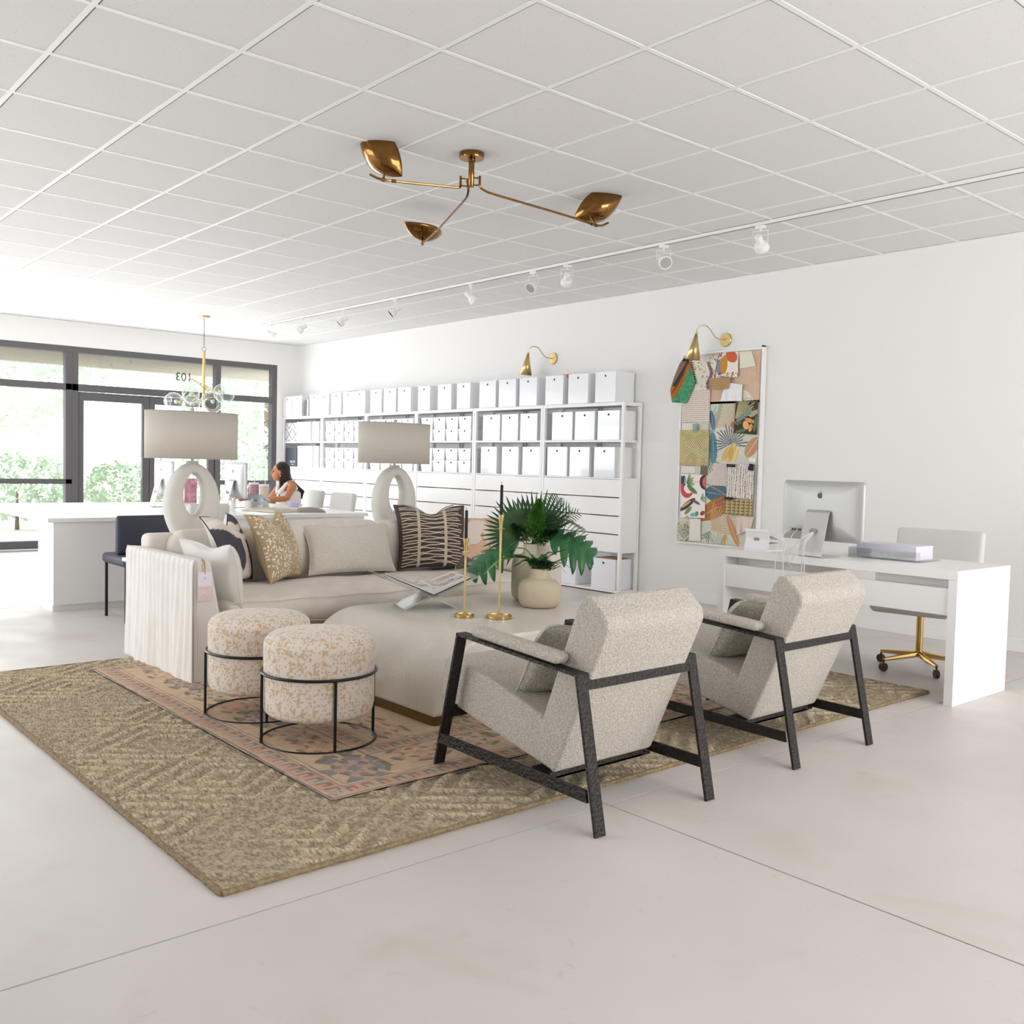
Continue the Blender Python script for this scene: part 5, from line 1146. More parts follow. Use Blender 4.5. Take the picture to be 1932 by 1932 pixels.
# ------------------------------------------------------------------ acrylic book stand with open book
S0 = Vector((-4.40, 3.235, .505)); sd = Vector((-.94, .33, 0)).normalized(); pd = Vector((.33, .94, 0)).normalized(); UP = Vector((0, 0, 1))
def slabg(a, bb, w0, w1, th):
    """slab from a to bb (in the p/up plane), between w0 and w1 along the spine"""
    d = (bb-a).normalized(); n = sd.cross(d).normalized(); q = []
    for (p, w) in ((a, w0), (bb, w0), (bb, w1), (a, w1)): q.append(p+sd*w)
    return hexa([tuple(x-n*th/2) for x in q]+[tuple(x+n*th/2) for x in q])
t = thing('book_stand', 'clear acrylic cross shaped book stand on the coffee table', 'book stand', tuple(S0-UP*.084))
c0 = S0-UP*.012
rt = c0+pd*.27+UP*.115; lt = c0-pd*.31+UP*.13; rb = c0+pd*.155-UP*.068; lb = c0-pd*.165-UP*.068
obj('upper_wing', slabg(c0, rt, .02, .30, .012), ACRYL, t, smooth=False, bev=.001)
obj('upper_wing', slabg(c0, lt, .02, .30, .012), ACRYL, t, smooth=False, bev=.001)
obj('foot', slabg(c0, rb, .05, .27, .012), ACRYL, t, smooth=False, bev=.001)
obj('foot', slabg(c0, lb, .05, .27, .012), ACRYL, t, smooth=False, bev=.001)
t = thing('open_book', 'large open photo book lying on the acrylic stand', 'book', tuple(S0))
def half(sg, lab):
    d = (pd*sg*.92+UP*.39).normalized(); n = sd.cross(d).normalized(); n = n if n.z > 0 else -n
    Wb, Hb, th = .235, .30, .020; g = G(); m = 16; base = S0+n*.004
    for w in (.005, .005+Hb):
        for j in range(m+1):
            u = j/m; hump = .020*math.exp(-((u-.13)/.14)**2)+th*(1 if u > .05 else u/.05)*.85*(1-.55*u)
            g.v.append(tuple(base+sd*w+d*Wb*u+n*(.003))); g.v.append(tuple(base+sd*w+d*Wb*u*(.985)+n*(.003+hump)))
    K = 2*(m+1)
    for j in range(m):
        a = j*2; g.f += [(a, a+2, a+3, a+1), (K+a, K+a+1, K+a+3, K+a+2), (a+1, a+3, K+a+3, K+a+1), (a, K+a, K+a+2, a+2)]
    g.f += [(0, 1, K+1, K), (2*m, K+2*m, K+2*m+1, 2*m+1)]
    obj('page_block', g, mat('page_edges', rgb(206, 202, 198), .7), t, ang=30)
    obj('cover', slabg(S0+n*.003, S0+n*.003+d*(Wb+.004), 0, Hb+.01, .003), mat('book_cover', rgb(72, 70, 74), .5), t, smooth=False)
    # printed picture on the open page
    nu, nv = 46, 60; V = []; X = np.zeros((nv, nu)); Y = np.zeros((nv, nu))
    for j in range(nv):
        for i in range(nu):
            u = .03+.94*i/(nu-1); w = .005+Hb*(.01+.98*j/(nv-1)); hump = .020*math.exp(-((u-.13)/.14)**2)+th*(1 if u > .05 else u/.05)*.85*(1-.55*u)
            V.append(tuple(base+sd*w+d*Wb*u*.985+n*(.0042+hump))); X[j, i] = u; Y[j, i] = j/(nv-1)
    g2 = G(V, [(j*nu+i, j*nu+i+1, (j+1)*nu+i+1, (j+1)*nu+i) for j in range(nv-1) for i in range(nu-1)])
    C = np.zeros(X.shape+(3,)); C[:] = np.array((236, 234, 232))/255
    pic = (X > .12) & (X < .93) & (Y > .10) & (Y < .90)
    n_ = vnoise(X*6+sg, Y*2, 3, 5); n3 = vnoise(X*3, Y*9, 6, 6)
    put(C, pic, (198, 192, 190)); put(C, pic & (n_ > .5), (222, 216, 212)); put(C, pic & (Y < .35) & (n3 > .5), (150, 140, 136)); put(C, pic & (Y > .6) & (X > .45) & (n3 > .35), (196, 168, 152)); put(C, pic & (n3 < .2), (110, 108, 112)); put(C, (pic & (Y > .5) & (Y < .53)), (236, 234, 232))
    obj('printed_page', g2, PATR, t, colors=C.reshape(-1, 3), ang=180)
half(1, 'right'); half(-1, 'left')

# ------------------------------------------------------------------ console and table lamps behind the sofa
t = thing('console_table', 'narrow white console table behind the sofa carrying the two lamps', 'console table', (-6.5, 3.5, 0))
obj('top', box(-6.75, -6.33, 2.3, 4.85, .535, .56), LAM, t, smooth=False, bev=.003)
for (x, y) in ((-6.70, 2.34), (-6.70, 4.81), (-6.38, 2.34), (-6.38, 4.81)): obj('leg', box(x-.02, x+.02, y-.02, y+.02, 0, .534), LAM, t, smooth=False, bev=.003)
def table_lamp(y, lab):
    x, z0 = -6.55, .5605
    t = thing('table_lamp', lab, 'table lamp', (x, y, z0), 'plaster table lamps')
    g = G(); nt_, ns = 72, 18
    for i in range(nt_):
        a = 2*pi*i/nt_; c_, s_ = cos(a), sin(a)
        # outer outline: broad egg narrowing to a foot; hole: pointed oval
        zo = .345+.305*s_ if s_ > 0 else .345+.335*s_
        wo = .195*abs(c_)**(1.12)*math.copysign(1, c_); 
        if s_ < 0: wo *= (1-.30*abs(s_)**1.5)
        zh = .425+.150*s_ if s_ > 0 else .425+.145*s_; wh = .070*math.copysign(abs(c_)**1.15, c_)
        my, mz = (wo+wh)/2, (zo+zh)/2; hy, hz = (wo-wh)/2, (zo-zh)/2
        for j in range(ns):
            b_ = 2*pi*j/ns; e = lambda q: math.copysign(abs(q)**.62, q)
            g.v.append((x+.062*e(sin(b_))*(1.0 if s_ > -.2 else 1.0+.25*(-s_-.2)), y+my+hy*e(cos(b_)), z0+.012+mz+hz*e(cos(b_))))
    for i in range(nt_):
        for j in range(ns): g.f.append((i*ns+j, i*ns+(j+1) % ns, ((i+1) % nt_)*ns+(j+1) % ns, ((i+1) % nt_)*ns+j))
    obj('lamp_body', g, PLASTER, t, ang=60)
    obj('foot', rbox(x-.075, x+.075, y-.105, y+.105, z0, z0+.045, .02), PLASTER, t)
    obj('neck', rbox(x-.028, x+.028, y-.036, y+.036, z0+.645, z0+.672, .006), PLASTER, t)
    obj('rod', cyl((x, y, z0+.66), (x, y, z0+1.045), .006, n=8)+cyl((x, y, z0+.668), (x, y, z0+.70), .011, n=10), mat('nickel', rgb(170, 168, 162), .35, metal=.9), t)
    zb, zt = z0+.688, z0+1.008
    sh = obj('lamp_shade', tube([(x, y, zb), (x, y, zt)], [1, 1], 64, caps=False).tf(Matrix.Translation((x, y, 0)) @ Matrix.Diagonal((.175, .325, 1, 1)) @ Matrix.Translation((-x, -y, 0))), SHADE, t, solid=.003)
    ring = lambda z: tube([(x+.176*cos(a), y+.326*sin(a), z) for a in np.linspace(0, 2*pi, 65)[:-1]], .0028, 6, True)
    obj('shade_trim', ring(zb)+ring(zt), mat('shade_trim', rgb(184, 176, 166), .9), sh)
    obj('harp_bar', cyl((x-.17, y, zt-.03), (x+.17, y, zt-.03), .002, n=6)+cyl((x, y-.32, zt-.03), (x, y+.32, zt-.03), .002, n=6), mat('nickel'), sh)
    obj('finial', cyl((x, y, zt-.01), (x, y, zt+.03), .012, n=12), SHADE, t)
    return t
table_lamp(4.39, 'white plaster table lamp with oval opening, right one near the shelving')
table_lamp(2.708, 'white plaster table lamp with oval opening, left one near the window')

# ------------------------------------------------------------------ work island in the back
t = thing('work_island', 'long white work island with cabinet front behind the sofa', 'desk', (-9.2, 4.0, 0))
obj('worktop', box(-10.7, -8.14, 2.2, 5.16, .715, .75), LAM, t, smooth=False, bev=.003)
obj('cabinet_front', box(-8.19, -8.17, 2.25, 4.615, .05, .712), LAM, t, smooth=False)
obj('cabinet_front', box(-8.19, -8.17, 4.621, 5.13, .05, .712), LAM, t, smooth=False)
obj('cabinet_body', box(-8.60, -8.195, 2.25, 5.13, .0, .714), LAM, t, smooth=False)
obj('leg', box(-10.66, -10.6, 2.3, 2.36, 0, .714), LAM, t, smooth=False); obj('leg', box(-10.66, -10.6, 5.0, 5.06, 0, .714), LAM, t, smooth=False)
# computers
def logo(t, c, size, ex, ez, material, name='logo'):
    """bitten apple mark: ex, ez are the in-plane axes"""
    ex, ez = Vector(ex), Vector(ez); n = ex.cross(ez).normalized(); pts = []
    body = [(0, .62), (.12, .70), (.34, .74), (.55, .66), (.66, .53), (.52, .40), (.46, .20), (.50, .02), (.62, -.12), (.74, -.18), (.62, -.50), (.44, -.76), (.28, -.84), (.10, -.78), (0, -.76), (-.12, -.78), (-.30, -.84), (-.48, -.74), (-.66, -.44), (-.76, -.05), (-.72, .32), (-.56, .60), (-.34, .73), (-.14, .70)]
    P3 = [Vector(c)+ex*(a*size)+ez*(b*size) for a, b in body]; k = len(P3)
    g = G([tuple(p) for p in P3]+[tuple(p+n*.001) for p in P3], [tuple(range(k)), tuple(range(k, 2*k))]+[(i, (i+1) % k, k+(i+1) % k, k+i) for i in range(k)])
    leaf = [(.02, .78), (.04, .98), (.16, 1.14), (.34, 1.22), (.33, 1.04), (.22, .88)]
    Q = [Vector(c)+ex*(a*size)+ez*(b*size) for a, b in leaf]; k2 = len(Q)
    g += G([tuple(p) for p in Q]+[tuple(p+n*.001) for p in Q], [tuple(range(k2)), tuple(range(k2, 2*k2))]+[(i, (i+1) % k2, k2+(i+1) % k2, k2+i) for i in range(k2)])
    return obj(name, g, material, t, smooth=False)
def computer(loc, w, rz, lab, grp, ports=True):
    """all-in-one computer seen from behind; local -y is the back"""
    x, y, z = 0, 0, 0; t = thing('desktop_computer', lab, 'computer', loc, grp); 
    zt, zb, k = .464, .095, w/.57
    pl = [(a, b+(zt+zb)/2) for a, b in rrect(w, zt-zb, .022)]
    g = G(); n = len(pl)
    for i, (yy, s) in enumerate(((.012, 1), (.002, 1), (-.006, .985), (-.016, .93), (-.026, .80), (-.032, .50))):
        g.v += [(a*s, yy, (b-(zt+zb)/2)*s+(zt+zb)/2) for a, b in pl]
    for r in range(5):
        for i in range(n): g.f.append((r*n+i, (r+1)*n+i, (r+1)*n+(i+1) % n, r*n+(i+1) % n))
    g.f += [tuple(range(n)), tuple(5*n+i for i in range(n))[::-1]]
    obj('housing', g, ALU, t, local=True, ang=50)
    obj('screen', box(-w/2+.012, w/2-.012, .0125, .014, zb+.06, zt-.012), mat('screen_glass', rgb(20, 20, 22), .1), t, local=True, smooth=False)
    obj('stand', strip([(0, -.030, .285), (0, -.052, .27), (0, -.115, .03), (0, -.118, .008), (0, -.10, .003), (0, .085, .003)], .165*k, .0055, (1, 0, 0)), ALU, t, local=True, smooth=False, bev=.002)
    cg_ = lathe([(0, 0), (.027, 0), (.027, .002), (0, .002)], 24).tf(Matrix.Translation((0, -.0895, .15)) @ Matrix.Rotation(pi/2+.26, 4, 'X')); obj('cable_hole', cg_, mat('hole_grey', rgb(168, 168, 162), .5), t, local=True)
    if ports: obj('ports', sum((box(-w*.36+i*.012, -w*.36+.006+i*.012, -.0305, -.024, .150, .164) for i in range(7)), G()), DARKHOLE, t, local=True, smooth=False)
    l_ = logo(None, (0, -.0335, .375), .021, (1, 0, 0), (0, 0, 1), mat('black_gloss', rgb(18, 18, 20), .25)); l_.parent = t
    t.rotation_euler = (0, 0, rz)
    return t
computer((-9.42, 4.36, .7505), .55, math.radians(-3), 'silver all in one computer seen from behind on the work island, nearer the woman', 'all in one computers')
computer((-9.70, 3.72, .7505), .55, math.radians(-3), 'silver all in one computer on the work island, half hidden by the left lamp', 'all in one computers')
# point of sale terminals
def terminal(loc, rz, lab, m1):
    t = thing('payment_terminal', lab, 'payment terminal', loc, 'payment terminals'); w = .165
    prof = [(0, 0), (-.006, .02), (.006, .05), (.012, .08), (.006, .115), (.0, .134), (.006, .14)]
    pts = [(0, p[0], p[1]) for p in prof]
    obj('back_panel', strip(smoothp(pts, 5, 3), w, .006, (1, 0, 0)), m1, t, local=True, ang=60, bev=.001)
    sidep = [(.006, .0), (.014, .06), (.012, .12), (.012, .134), (.20, .075), (.21, .068), (.20, .062), (.03, .105), (.022, .012), (.20, .006), (.20, 0)]
    for s in (-w/2+.003, w/2-.009): obj('side_panel', prism([(a, b) for a, b in sidep], 'x', s, s+.006), m1, t, local=True, smooth=False)
    obj('display', hexa([(-w/2, .012, .128), (w/2, .012, .128), (w/2, .21, .066), (-w/2, .21, .066), (-w/2, .012, .138), (w/2, .012, .138), (w/2, .21, .076), (-w/2, .21, .076)]), m1, t, local=True, smooth=False, bev=.002)
    obj('inner_tray', box(-w/2+.01, w/2-.01, .03, .19, .0, .05), mat('terminal_grey', rgb(206, 204, 200), .5), t, local=True, smooth=False)
    ov = [(a, b) for a, b in rrect(.036, .018, .0089, 6)]
    obj('oval_window', prism([(a, b+.078) for a, b in ov], 'y', .0005, .0095), mat('oval_grey', rgb(150, 152, 138), .3), t, local=True, smooth=False)
    return t, t.__setattr__('rotation_euler', (0, 0, rz))
terminal((-9.26, 4.50, .7505), math.radians(42), 'silver payment terminal with pink oval window on the work island', mat('terminal_silver', rgb(206, 208, 212), .35, metal=.3))
# tumblers, boxes, cups
def tumbler(x, y, z, r, h, col, lab, handle=True, straw=True):
    m1 = mat('tumbler_%d' % col[0], rgb(*col), .5); t = thing('tumbler', lab, 'tumbler', (x, y, z), 'travel tumblers on the work island')
    obj('cup_body', lathe([(0, 0), (r*.72, 0), (r*.75, .003), (r*.78, h*.38), (r*.98, h*.46), (r, h*.96), (r, h), (0, h)], 28, (x, y, z)), m1, t)
    obj('lid', lathe([(r*1.02, 0), (r*1.02, .016), (r*.9, .02), (0, .02)], 28, (x, y, z+h)), mat('lid_clear', rgb(236, 228, 232), .3), t)
    if handle: obj('handle', tube(smoothp([(x-r, y-.01, z+h*.88), (x-r-.045, y-.02, z+h*.86), (x-r-.05, y-.02, z+h*.5), (x-r+.003, y-.01, z+h*.48)], 5, 2), .008, 8), m1, t)
    if straw: obj('straw', cyl((x+.01, y, z+h), (x+.016, y+.004, z+h+.09), .004, n=8), mat('straw_white', rgb(240, 236, 240), .4), t)
tumbler(-10.20, 4.94, .7505, .056, .215, (176, 138, 152), 'mauve tumbler with handle and straw on the work island')
tumbler(-10.10, 5.02, .7505, .05, .20, (218, 202, 180), 'beige tumbler with straw in front of the woman', handle=False)
solo('lilac_box', 'small lilac tissue box on the island edge in front of the woman', 'box', rbox(-9.44, -9.36, 4.96, 5.06, .7505, .805, .006), mat('lilac', rgb(206, 196, 232), .5))
for k, (x, y, c1_, lab) in enumerate([(-9.28, 4.26, (214, 190, 170), 'white pencil cup with tan pencils beside the computer stand'), (-9.22, 4.40, (150, 150, 156), 'small clear cup of pens left of the silver terminal'), (-9.34, 4.52, (190, 150, 120), 'white cup with wooden sticks behind the terminal')]):
    t = thing('pencil_cup', lab, 'cup', (x, y, .7505), 'cups on the work island')
    obj('cup_body', tube([(x, y, .7505), (x, y, .83)], .034, 20, caps=False)+cyl((x, y, .7505), (x, y, .754), .034), mat('cup_white', rgb(240, 238, 236), .3), t)
    for i in range(6):
        a = i*1.05; obj('pencil', cyl((x+.012*cos(a), y+.012*sin(a), .755), (x+.028*cos(a), y+.028*sin(a), .86+.008*i), .0035, n=6), mat('pencil_%d' % k, rgb(*c1_), .6), t)
for k, (x, y, s, z, r, c_, lab) in enumerate([(-8.62, 4.35, .26, .7505, .2, (206, 196, 178), 'crumpled beige linen sample lying on the island front edge'), (-8.52, 4.72, .22, .7505, -.4, (150, 144, 136), 'grey fabric sample on the island near its right end'), (-8.72, 4.60, .24, .7505, .9, (226, 220, 208), 'pale cream fabric sample heaped on the island')]):
    n = 24; xs_, ys_ = np.meshgrid(np.linspace(-s, s, n), np.linspace(-s*.6, s*.6, n)); zz_ = .012+.016*vnoise(xs_+1, ys_+1, 14, k)+.012*vnoise(xs_+1, ys_+1, 30, k+3)*(1-np.maximum(np.abs(xs_)/s, np.abs(ys_)/(s*.6))**4)
    zz_ = zz_*np.clip((1-np.maximum(np.abs(xs_)/s, np.abs(ys_)/(s*.6)))/.12, .12, 1)
    gg = G(list(zip(xs_.ravel().tolist(), ys_.ravel().tolist(), zz_.ravel().tolist())), [(j*n+i, j*n+i+1, (j+1)*n+i+1, (j+1)*n+i) for j in range(n-1) for i in range(n-1)])
    o = obj('linen_sample', gg, mat('linen_sample_%d' % k, rgb(*c_), .95, bump=(150, .4, .003)), None, ang=180, solid=.003); o.location = (x, y, z); o.rotation_euler = (0, 0, r); tag(o, lab, 'fabric sample', 'fabric samples on the work island')
solo('picture_card', 'framed magenta and pink art card standing on the island behind the left lamp', 'picture', prism([(4.02, .7505), (4.22, .7505), (4.22, 1.03), (4.02, 1.03)], 'x', -10.52, -10.50), mat('magenta_card', rgb(206, 120, 150), .6, var=(14, .8, rgb(232, 190, 200))), smooth=False)
solo('picture_card', 'dark framed pink print next to the magenta card on the island', 'picture', prism([(4.26, .7505), (4.40, .7505), (4.40, 1.02), (4.26, 1.02)], 'x', -10.52, -10.50), mat('rose_card', rgb(226, 170, 184), .6, var=(10, .8, rgb(150, 84, 110))), smooth=False)

# ------------------------------------------------------------------ office chairs
def office_chair(loc, rz, lab, grp='white upholstered office chairs', mt=GREYC, bw=.56, bh=.44, zt=.90):
    """local -y is the front of the seat"""
    t = thing('office_chair', lab, 'office chair', loc, grp)
    obj('seat', rbox(-.24, .24, -.25, .22, .375, .452, .03, puff=.10), mt, t, local=True, ang=60)
    bg = rbox(-bw/2, bw/2, -.03, .03, zt-bh, zt, .028).tf(Matrix.Translation((0, .27, 0)) @ Matrix.Translation((0, 0, .5)) @ Matrix.Rotation(math.radians(-9), 4, 'X') @ Matrix.Translation((0, 0, -.5)))
    obj('backrest', bg, mt, t, local=True, ang=60)
    obj('back_bar', tube([(0, .1, .38), (0, .26, .39), (0, .30, .62)], .014, 8), BRASSP, t, local=True)
    obj('gas_lift', cyl((0, 0, .09), (0, 0, .38), .022, n=14), BRASSP, t, local=True)
    for k in range(5):
        a = 2*pi*k/5+.4; e = (.27*cos(a), .27*sin(a), .075)
        lg = obj('base_arm', tube([(0, 0, .10), e], [.022, .012], 8), BRASSP, t, local=True)
        obj('caster', cyl((e[0]-.012*sin(a), e[1]+.012*cos(a), .028), (e[0]+.012*sin(a), e[1]-.012*cos(a), .028), .027, n=14)+cyl((e[0], e[1], .03), e, .006), mat('caster_dark', rgb(70, 54, 34), .4), lg, local=True)
    t.rotation_euler = (0, 0, rz)
    return t
oc = office_chair((-9.58, 5.40, 0), math.radians(-4), 'empty white office chair pushed up to the island, right of the woman')
dup(oc, (-10.50, 5.54, 0), math.radians(-10), 'white office chair the woman is sitting in')
dup(oc, (-7.66, 3.17, 0), math.radians(-90), 'white office chair with its back seen through the left lamp opening').scale = (.6, 1, 1)
dup(oc, (-2.95, 6.05, 0), math.radians(8), 'white office chair with brass base behind the right hand desk')
t = thing('side_chair', 'black side chair partly hidden left of the left lamp', 'chair', (-7.55, 2.75, 0))
obj('seat', rbox(-7.8, -7.3, 2.5, 2.98, .42, .50, .03), NAVY, t); obj('backrest', rbox(-7.56, -7.50, 2.52, 2.985, .50, .80, .025), NAVY, t)
for (x, y) in ((-7.77, 2.53), (-7.77, 2.95), (-7.33, 2.53), (-7.33, 2.95)): obj('leg', cyl((x, y, 0), (x, y, .43), .012, n=8), BLACK, t)

# ------------------------------------------------------------------ woman at the island
t = thing('person', 'seated woman with long dark hair and white sleeveless top looking left at the island', 'person', (-10.5, 5.55, 0))
def union(parts, name, material, vox, par, smooth_it=4):
    g = G()
    for p in parts: g += p
    o = obj(name, g, material, par)
    for q in o.modifiers: o.modifiers.remove(q)
    r = o.modifiers.new('skin_union', 'REMESH'); r.mode = 'VOXEL'; r.voxel_size = vox; r.use_smooth_shade = True
    s = o.modifiers.new('smooth', 'SMOOTH'); s.factor = .5; s.iterations = smooth_it
    return o
hx, hy = -10.545, 5.44            # head centre
fd = Vector((-.52, -.85, 0)).normalized(); fs = Vector((-fd.y, fd.x, 0)); hc = Vector((hx, hy, 1.105))    # fs points to her left ear side
if fs.x < 0: fs = -fs
def hp(a, b, c): return hc+fd*a+fs*b+UP*c
def ell(c, rx, ry, rz, ax=fd):
    g = sphere((0, 0, 0), 1, 20, 14); b_ = Vector((ax.y, -ax.x, 0)); M_ = Matrix((ax*rx, b_*ry, UP*rz)).transposed().to_4x4(); M_.translation = Vector(c); return g.tf(M_)
B = []
B += [ell(hp(-.012, 0, .025), .094, .074, .088), ell(hp(.018, 0, -.03), .068, .060, .078), ell(hp(.052, 0, -.080), .028, .030, .024)]   # skull, face, chin
B += [tube([hp(.080, 0, .022), hp(.098, 0, -.010), hp(.108, 0, -.024), hp(.086, 0, -.034)], [.008, .011, .014, .010], 8)]                  # nose
B += [ell(hp(.083, 0, -.052), .012, .024, .007), ell(hp(.081, 0, -.063), .012, .020, .008), ell(hp(.078, 0, .026), .012, .05, .010)]      # lips, brow
B += [ell(hp(-.012, .076, -.008), .018, .008, .030), ell(hp(-.012, -.076, -.008), .018, .008, .030)]                                     # ears
cx_, cy_ = -10.50, 5.52
SH = [Vector((-10.335, 5.50, .955)), Vector((-10.67, 5.53, .955))]
B += [tube([hp(-.02, 0, -.06), Vector((cx_-.01, cy_-.02, .985)), Vector((cx_, cy_, .93))], [.050, .050, .075], 14)]
B += [tube([Vector((cx_, cy_+.02, .93)), Vector((cx_, cy_+.02, .84)), Vector((cx_, cy_+.05, .70)), Vector((cx_, cy_+.09, .58)), Vector((cx_, cy_+.10, .52))], [.10, .135, .115, .135, .14], 18)]
B += [tube([SH[1], Vector((cx_, cy_, .965)), SH[0]], [.050, .062, .050], 12)]
elb = [Vector((-10.27, 5.46, .715)), Vector((-10.74, 5.40, .76))]; wri = [Vector((-10.40, 5.11, .778)), Vector((-10.68, 5.06, .783))]
hd_ = [Vector((-10.50, 4.96, .776)), Vector((-10.70, 4.90, .782))]
elb[0] = Vector((-10.26, 5.38, .80)); 
for k in (0, 1):
    B += [tube([SH[k], SH[k].lerp(elb[k], .35), elb[k]], [.050, .045, .036], 12), tube([elb[k], elb[k].lerp(wri[k], .3), wri[k]], [.037, .036, .023], 12)]
    d = (hd_[k]-wri[k]).normalized(); s = d.cross(UP).normalized()
    B += [tube([wri[k], wri[k]+d*.03, wri[k]+d*.075], [.023, .030, .030], 10)]
    for i, (o_, L_) in enumerate([(-.026, .065), (-.009, .075), (.009, .07), (.026, .055)]):
        p = wri[k]+d*.07+s*o_; B += [tube([p-d*.03, p+d*L_*.45+UP*.008, p+d*L_-UP*.012], [.0105, .0095, .008], 8)]
    p = wri[k]+d*.02+s*(.028 if k == 0 else -.028); B += [tube([p, p+d*.035+s*(.018 if k == 0 else -.018), p+d*.065+s*(.02 if k == 0 else -.02)-UP*.006], [.0125, .011, .009], 8)]
for k in (-1, 1):
    hip = Vector((cx_+.085*k, cy_+.08, .545)); kn = Vector((cx_+.11*k, cy_-.37, .56)); an = Vector((cx_+.11*k, cy_-.33, .09))
    B += [tube([hip, hip.lerp(kn, .4), kn], [.085, .078, .056], 14), tube([kn, kn.lerp(an, .3), an], [.056, .054, .036], 12), tube([an-UP*.03+Vector((0, .04, 0)), an-UP*.045-Vector((0, .06, 0)), an-UP*.06-Vector((0, .16, 0))], [.036, .036, .024], 10)]
body = union(B, 'body', SKIN, .0075, t, 3)
TP = [tube([Vector((cx_, cy_+.012, .885)), Vector((cx_, cy_+.015, .84)), Vector((cx_, cy_+.045, .70)), Vector((cx_, cy_+.085, .58)), Vector((cx_, cy_+.095, .50))], [.118, .146, .126, .146, .155], 20)]
for k in (0, 1):
    sg = 1 if k == 0 else -1
    TP += [tube([Vector((cx_+.105*sg, cy_+.06, .90)), Vector((cx_+.10*sg, cy_+.02, 1.012)), Vector((cx_+.088*sg, cy_-.055, .975)), Vector((cx_+.055*sg, cy_-.10, .90)), Vector((cx_+.02*sg, cy_-.115, .85))], [.024, .018, .022, .03, .034], 10)]
union(TP, 'sleeveless_top', TOP, .008, t, 3)
union([tube([Vector((cx_+.085*k, cy_+.08, .545)), Vector((cx_+.10*k, cy_-.16, .555)), Vector((cx_+.11*k, cy_-.385, .56))], [.100, .092, .070], 14) for k in (-1, 1)]+[tube([Vector((cx_+.11*k, cy_-.375, .57)), Vector((cx_+.11*k, cy_-.34, .12))], [.068, .055], 12) for k in (-1, 1)], 'trousers', mat('beige_trousers', rgb(214, 204, 190), .9), .012, t)
HR = [ell(hp(-.028, 0, .042), .092, .083, .086), ell(hp(-.05, 0, .0), .072, .080, .10)]
for i in range(9):
    a = -1.5+3.0*i/8; o_ = fs*sin(a)*.072-fd*(.035+.05*cos(a)); p = hc+o_
    HR += [tube([p+UP*.03, p-UP*.08-fd*.02, Vector((cx_+.06, cy_+.13, .95)).lerp(p-UP*.15, .45), Vector((cx_+.045+.03*sin(a*2), cy_+.13+.004*i, .87)), Vector((cx_+.06+.03*sin(a), cy_+.135, .79))], [.030, .034, .036, .032, .012], 9)]
pl_ = hp(-.02, .075, -.05)
HR += [tube([pl_+UP*.02, pl_-UP*.06+fd*.0, pl_-UP*.14-fd*.005, pl_-UP*.21+fd*.012, pl_-UP*.25+fd*.02], [.022, .026, .026, .021, .008], 9)]
union(HR, 'hair', HAIR, .0075, t, 2)
obj('earring', sphere(tuple(hp(-.012, .088, -.044)), .011, 12, 8), BRASSP, t)
for b_ in (-1, 1):
    obj('eye', ell(hp(.0805, .030*b_, .004), .007, .012, .0065), mat('eye_dark', rgb(50, 36, 30), .3), t)
    obj('eyebrow', tube([hp(.088, .014*b_, .027), hp(.086, .03*b_, .032), hp(.074, .046*b_, .026)], .003, 6), HAIR, t)
obj('lips', ell(hp(.089, 0, -.0565), .008, .021, .0075), mat('lip', rgb(168, 84, 76), .5), t)

# ------------------------------------------------------------------ right hand desk
t = thing('desk', 'white desk with drawer box along the right wall beneath the mood board', 'desk', (-3.2, 5.5, 0))
DX0, DX1, DY0, DY1, DZ = -3.935, -2.35, 5.225, 5.90, .740
obj('desktop', box(DX0, DX1, DY0, DY1, DZ-.05, DZ), LAM, t, smooth=False, bev=.0015)
obj('side_panel', box(DX0, DX0+.05, DY0, DY1, 0, DZ-.0505), LAM, t, smooth=False, bev=.0015)
obj('side_panel', box(DX1-.05, DX1, DY0, DY1, 0, DZ-.0505), LAM, t, smooth=False, bev=.0015)
obj('back_panel', box(DX0+.051, DX1-.051, DY0+.012, DY0+.030, .492, .640), LAM, t, smooth=False, bev=.001)
obj('drawer', box(DX0+.052, DX0+.55, DY0+.14, DY1-.01, .575, .688), LAM, t, smooth=False, bev=.001)
obj('drawer', box(DX1-.55, DX1-.052, DY0+.14, DY1-.01, .575, .688), LAM, t, smooth=False, bev=.001)
computer((-3.245, 5.33, .7405), .57, math.radians(-2), 'silver all in one computer seen from behind on the right hand desk', 'all in one computers')
tt, _ = terminal((-3.66, 5.245, .7405), math.radians(4), 'white payment terminal on the right hand desk beside the computer', mat('terminal_white', rgb(240, 240, 242), .25))
t = thing('acrylic_tray', 'clear acrylic tray holding lilac paper behind the right computer', 'tray', (-2.93, 5.62, .7405))
obj('tray', box(-3.16, -2.70, 5.50, 5.76, .7405, .748)+box(-3.16, -2.70, 5.50, 5.506, .748, .80)+box(-3.16, -3.154, 5.506, 5.76, .748, .80), ACRYL, t, smooth=False)
solo('paper_stack', 'stack of pale lilac paper in the acrylic tray', 'paper', box(-3.12, -2.74, 5.53, 5.74, .7485, .83), mat('lilac_paper', rgb(226, 222, 236), .6), smooth=False)
cw = mat('cable_white', rgb(226, 226, 226), .4)
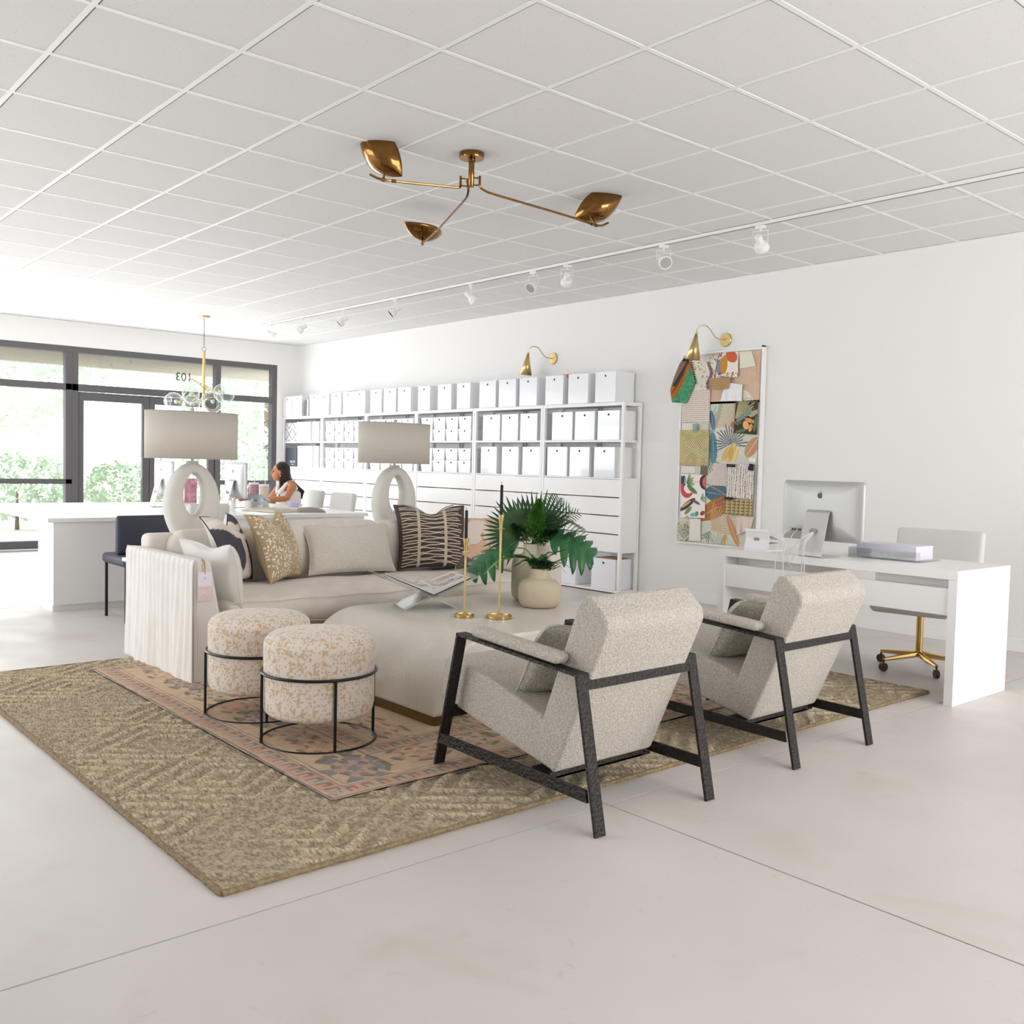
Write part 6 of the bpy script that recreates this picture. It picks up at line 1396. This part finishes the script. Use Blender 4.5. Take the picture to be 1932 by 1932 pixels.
for k, (pts, lab) in enumerate([
    ([(-3.44, 5.302, .90), (-3.46, 5.26, .88), (-3.475, 5.205, .78), (-3.478, 5.195, .70), (-3.49, 5.20, .50), (-3.49, 5.20, .30)], 'leftmost white cable hanging from the computer ports'),
    ([(-3.395, 5.302, .90), (-3.40, 5.26, .87), (-3.425, 5.205, .77), (-3.425, 5.195, .70), (-3.41, 5.20, .50), (-3.41, 5.20, .30)], 'second white cable hanging from the computer ports'),
    ([(-3.245, 5.235, .892), (-3.27, 5.16, .86), (-3.36, 5.18, .78), (-3.40, 5.205, .70), (-3.39, 5.25, .66), (-3.38, 5.30, .60)], 'white power cable looping left from the computer stand hole'),
    ([(-3.245, 5.233, .890), (-3.255, 5.15, .84), (-3.27, 5.16, .76), (-3.285, 5.19, .70), (-3.30, 5.20, .50), (-3.30, 5.20, .30)], 'white cable falling straight down from the stand hole'),
    ([(-3.240, 5.233, .888), (-3.245, 5.145, .83), (-3.255, 5.155, .75), (-3.265, 5.19, .69), (-3.285, 5.20, .50), (-3.285, 5.20, .30)], 'rightmost white cable falling from the stand hole')]):
    solo('cable', lab, 'cable', tube(smoothp(pts, 6, 4), .003, 6), cw, 'cables on the right desk')

# ------------------------------------------------------------------ blown glass chandelier
cx, cy = -11.63, 4.95
t = thing('chandelier', 'gold chandelier with clear blown glass globes hanging by the shopfront window', 'chandelier', (cx, cy, H))
obj('canopy', lathe([(0, -.02), (.062, -.02), (.066, -.012), (.066, -.0002), (0, -.0002)], 28, (cx, cy, H)), BRASS, t)
g = G()
for i in range(15):
    z = 2.972-i*.0235; a = (i % 2)*pi/2
    g += tube([(cx+.008*cos(q)*cos(a), cy+.008*cos(q)*sin(a), z+.0155*sin(q)) for q in np.linspace(0, 2*pi, 13)[:-1]], .002, 5, True)
obj('chain', g, mat('chain_grey', rgb(128, 118, 100), .4, metal=.7), t)
obj('hanging_ring', tube([(cx+.026*cos(q)*.65, cy+.026*cos(q)*.75, 2.597+.026*sin(q)) for q in np.linspace(0, 2*pi, 21)[:-1]], .003, 6, True), mat('chain_grey'), t)
obj('central_rod', cyl((cx, cy, 1.862), (cx, cy, 2.57), .0175, n=16), BRASS, t)
def gl(r_, u_, f_=0): return Vector((cx, cy, 0))+R*r_+F*f_+UP*u_
arms = [(gl(-.17, 2.235, -.1), gl(.17, 2.075, .1)), (gl(-.125, 2.19, .05), gl(.16, 2.055, -.05)), (gl(-.02, 2.15, -.1), gl(.05, 2.06, .1)), (gl(-.30, 1.955, 0), gl(.14, 2.01, .05)), (gl(-.10, 1.95, .1), gl(.10, 2.09, -.1)), (gl(-.02, 1.90, -.05), gl(-.12, 2.03, .08))]
for a, bb in arms: obj('arm', tube([a, bb], .0065, 8), BRASS, t)
def jar(c, ax, r, ln):
    """blown glass jar, mouth towards ax"""
    ax = Vector(ax).normalized(); x, y = frame_of(ax); M_ = Matrix((x, y, ax)).transposed().to_4x4(); M_.translation = Vector(c)
    o_ = [(.012, -ln*.5), (r*.35, -ln*.48), (r*.72, -ln*.36), (r*.95, -ln*.12), (r, ln*.08), (r*.93, ln*.28), (r*.74, ln*.42), (r*.62, ln*.48), (r*.64, ln*.53), (r*.58, ln*.54), (r*.55, ln*.44)]
    k = obj('glass_globe', lathe(o_, 36).tf(M_), GLOBE, t)
    obj('thick_rim', tube([M_ @ Vector((r*.61*cos(q), r*.61*sin(q), ln*.51)) for q in np.linspace(0, 2*pi, 33)[:-1]], .006, 8, True), GLOBE, k)
    obj('socket', cyl(Vector(c)-ax*ln*.5, Vector(c)-ax*ln*.28, .014, n=10), BRASS, k)
    obj('bulb', sphere(tuple(Vector(c)-ax*ln*.10), .026, 14, 10), mat('bulb_clear', rgb(236, 238, 236), .1), k)
jar(gl(.26, 2.055, -.05), gl(.6, -.30, -.6)-Vector((cx, cy, 0)), .122, .25)
jar(gl(.125, 1.945, -.05), gl(.2, -.25, -.9)-Vector((cx, cy, 0)), .135, .24)
jar(gl(-.125, 2.02, -.1), gl(.15, -.3, -.9)-Vector((cx, cy, 0)), .105, .19)
jar(gl(-.18, 1.935, .1), gl(-.3, .4, .8)-Vector((cx, cy, 0)), .105, .19)
jar(gl(-.36, 1.945, .0), gl(-.8, .1, .3)-Vector((cx, cy, 0)), .11, .21)
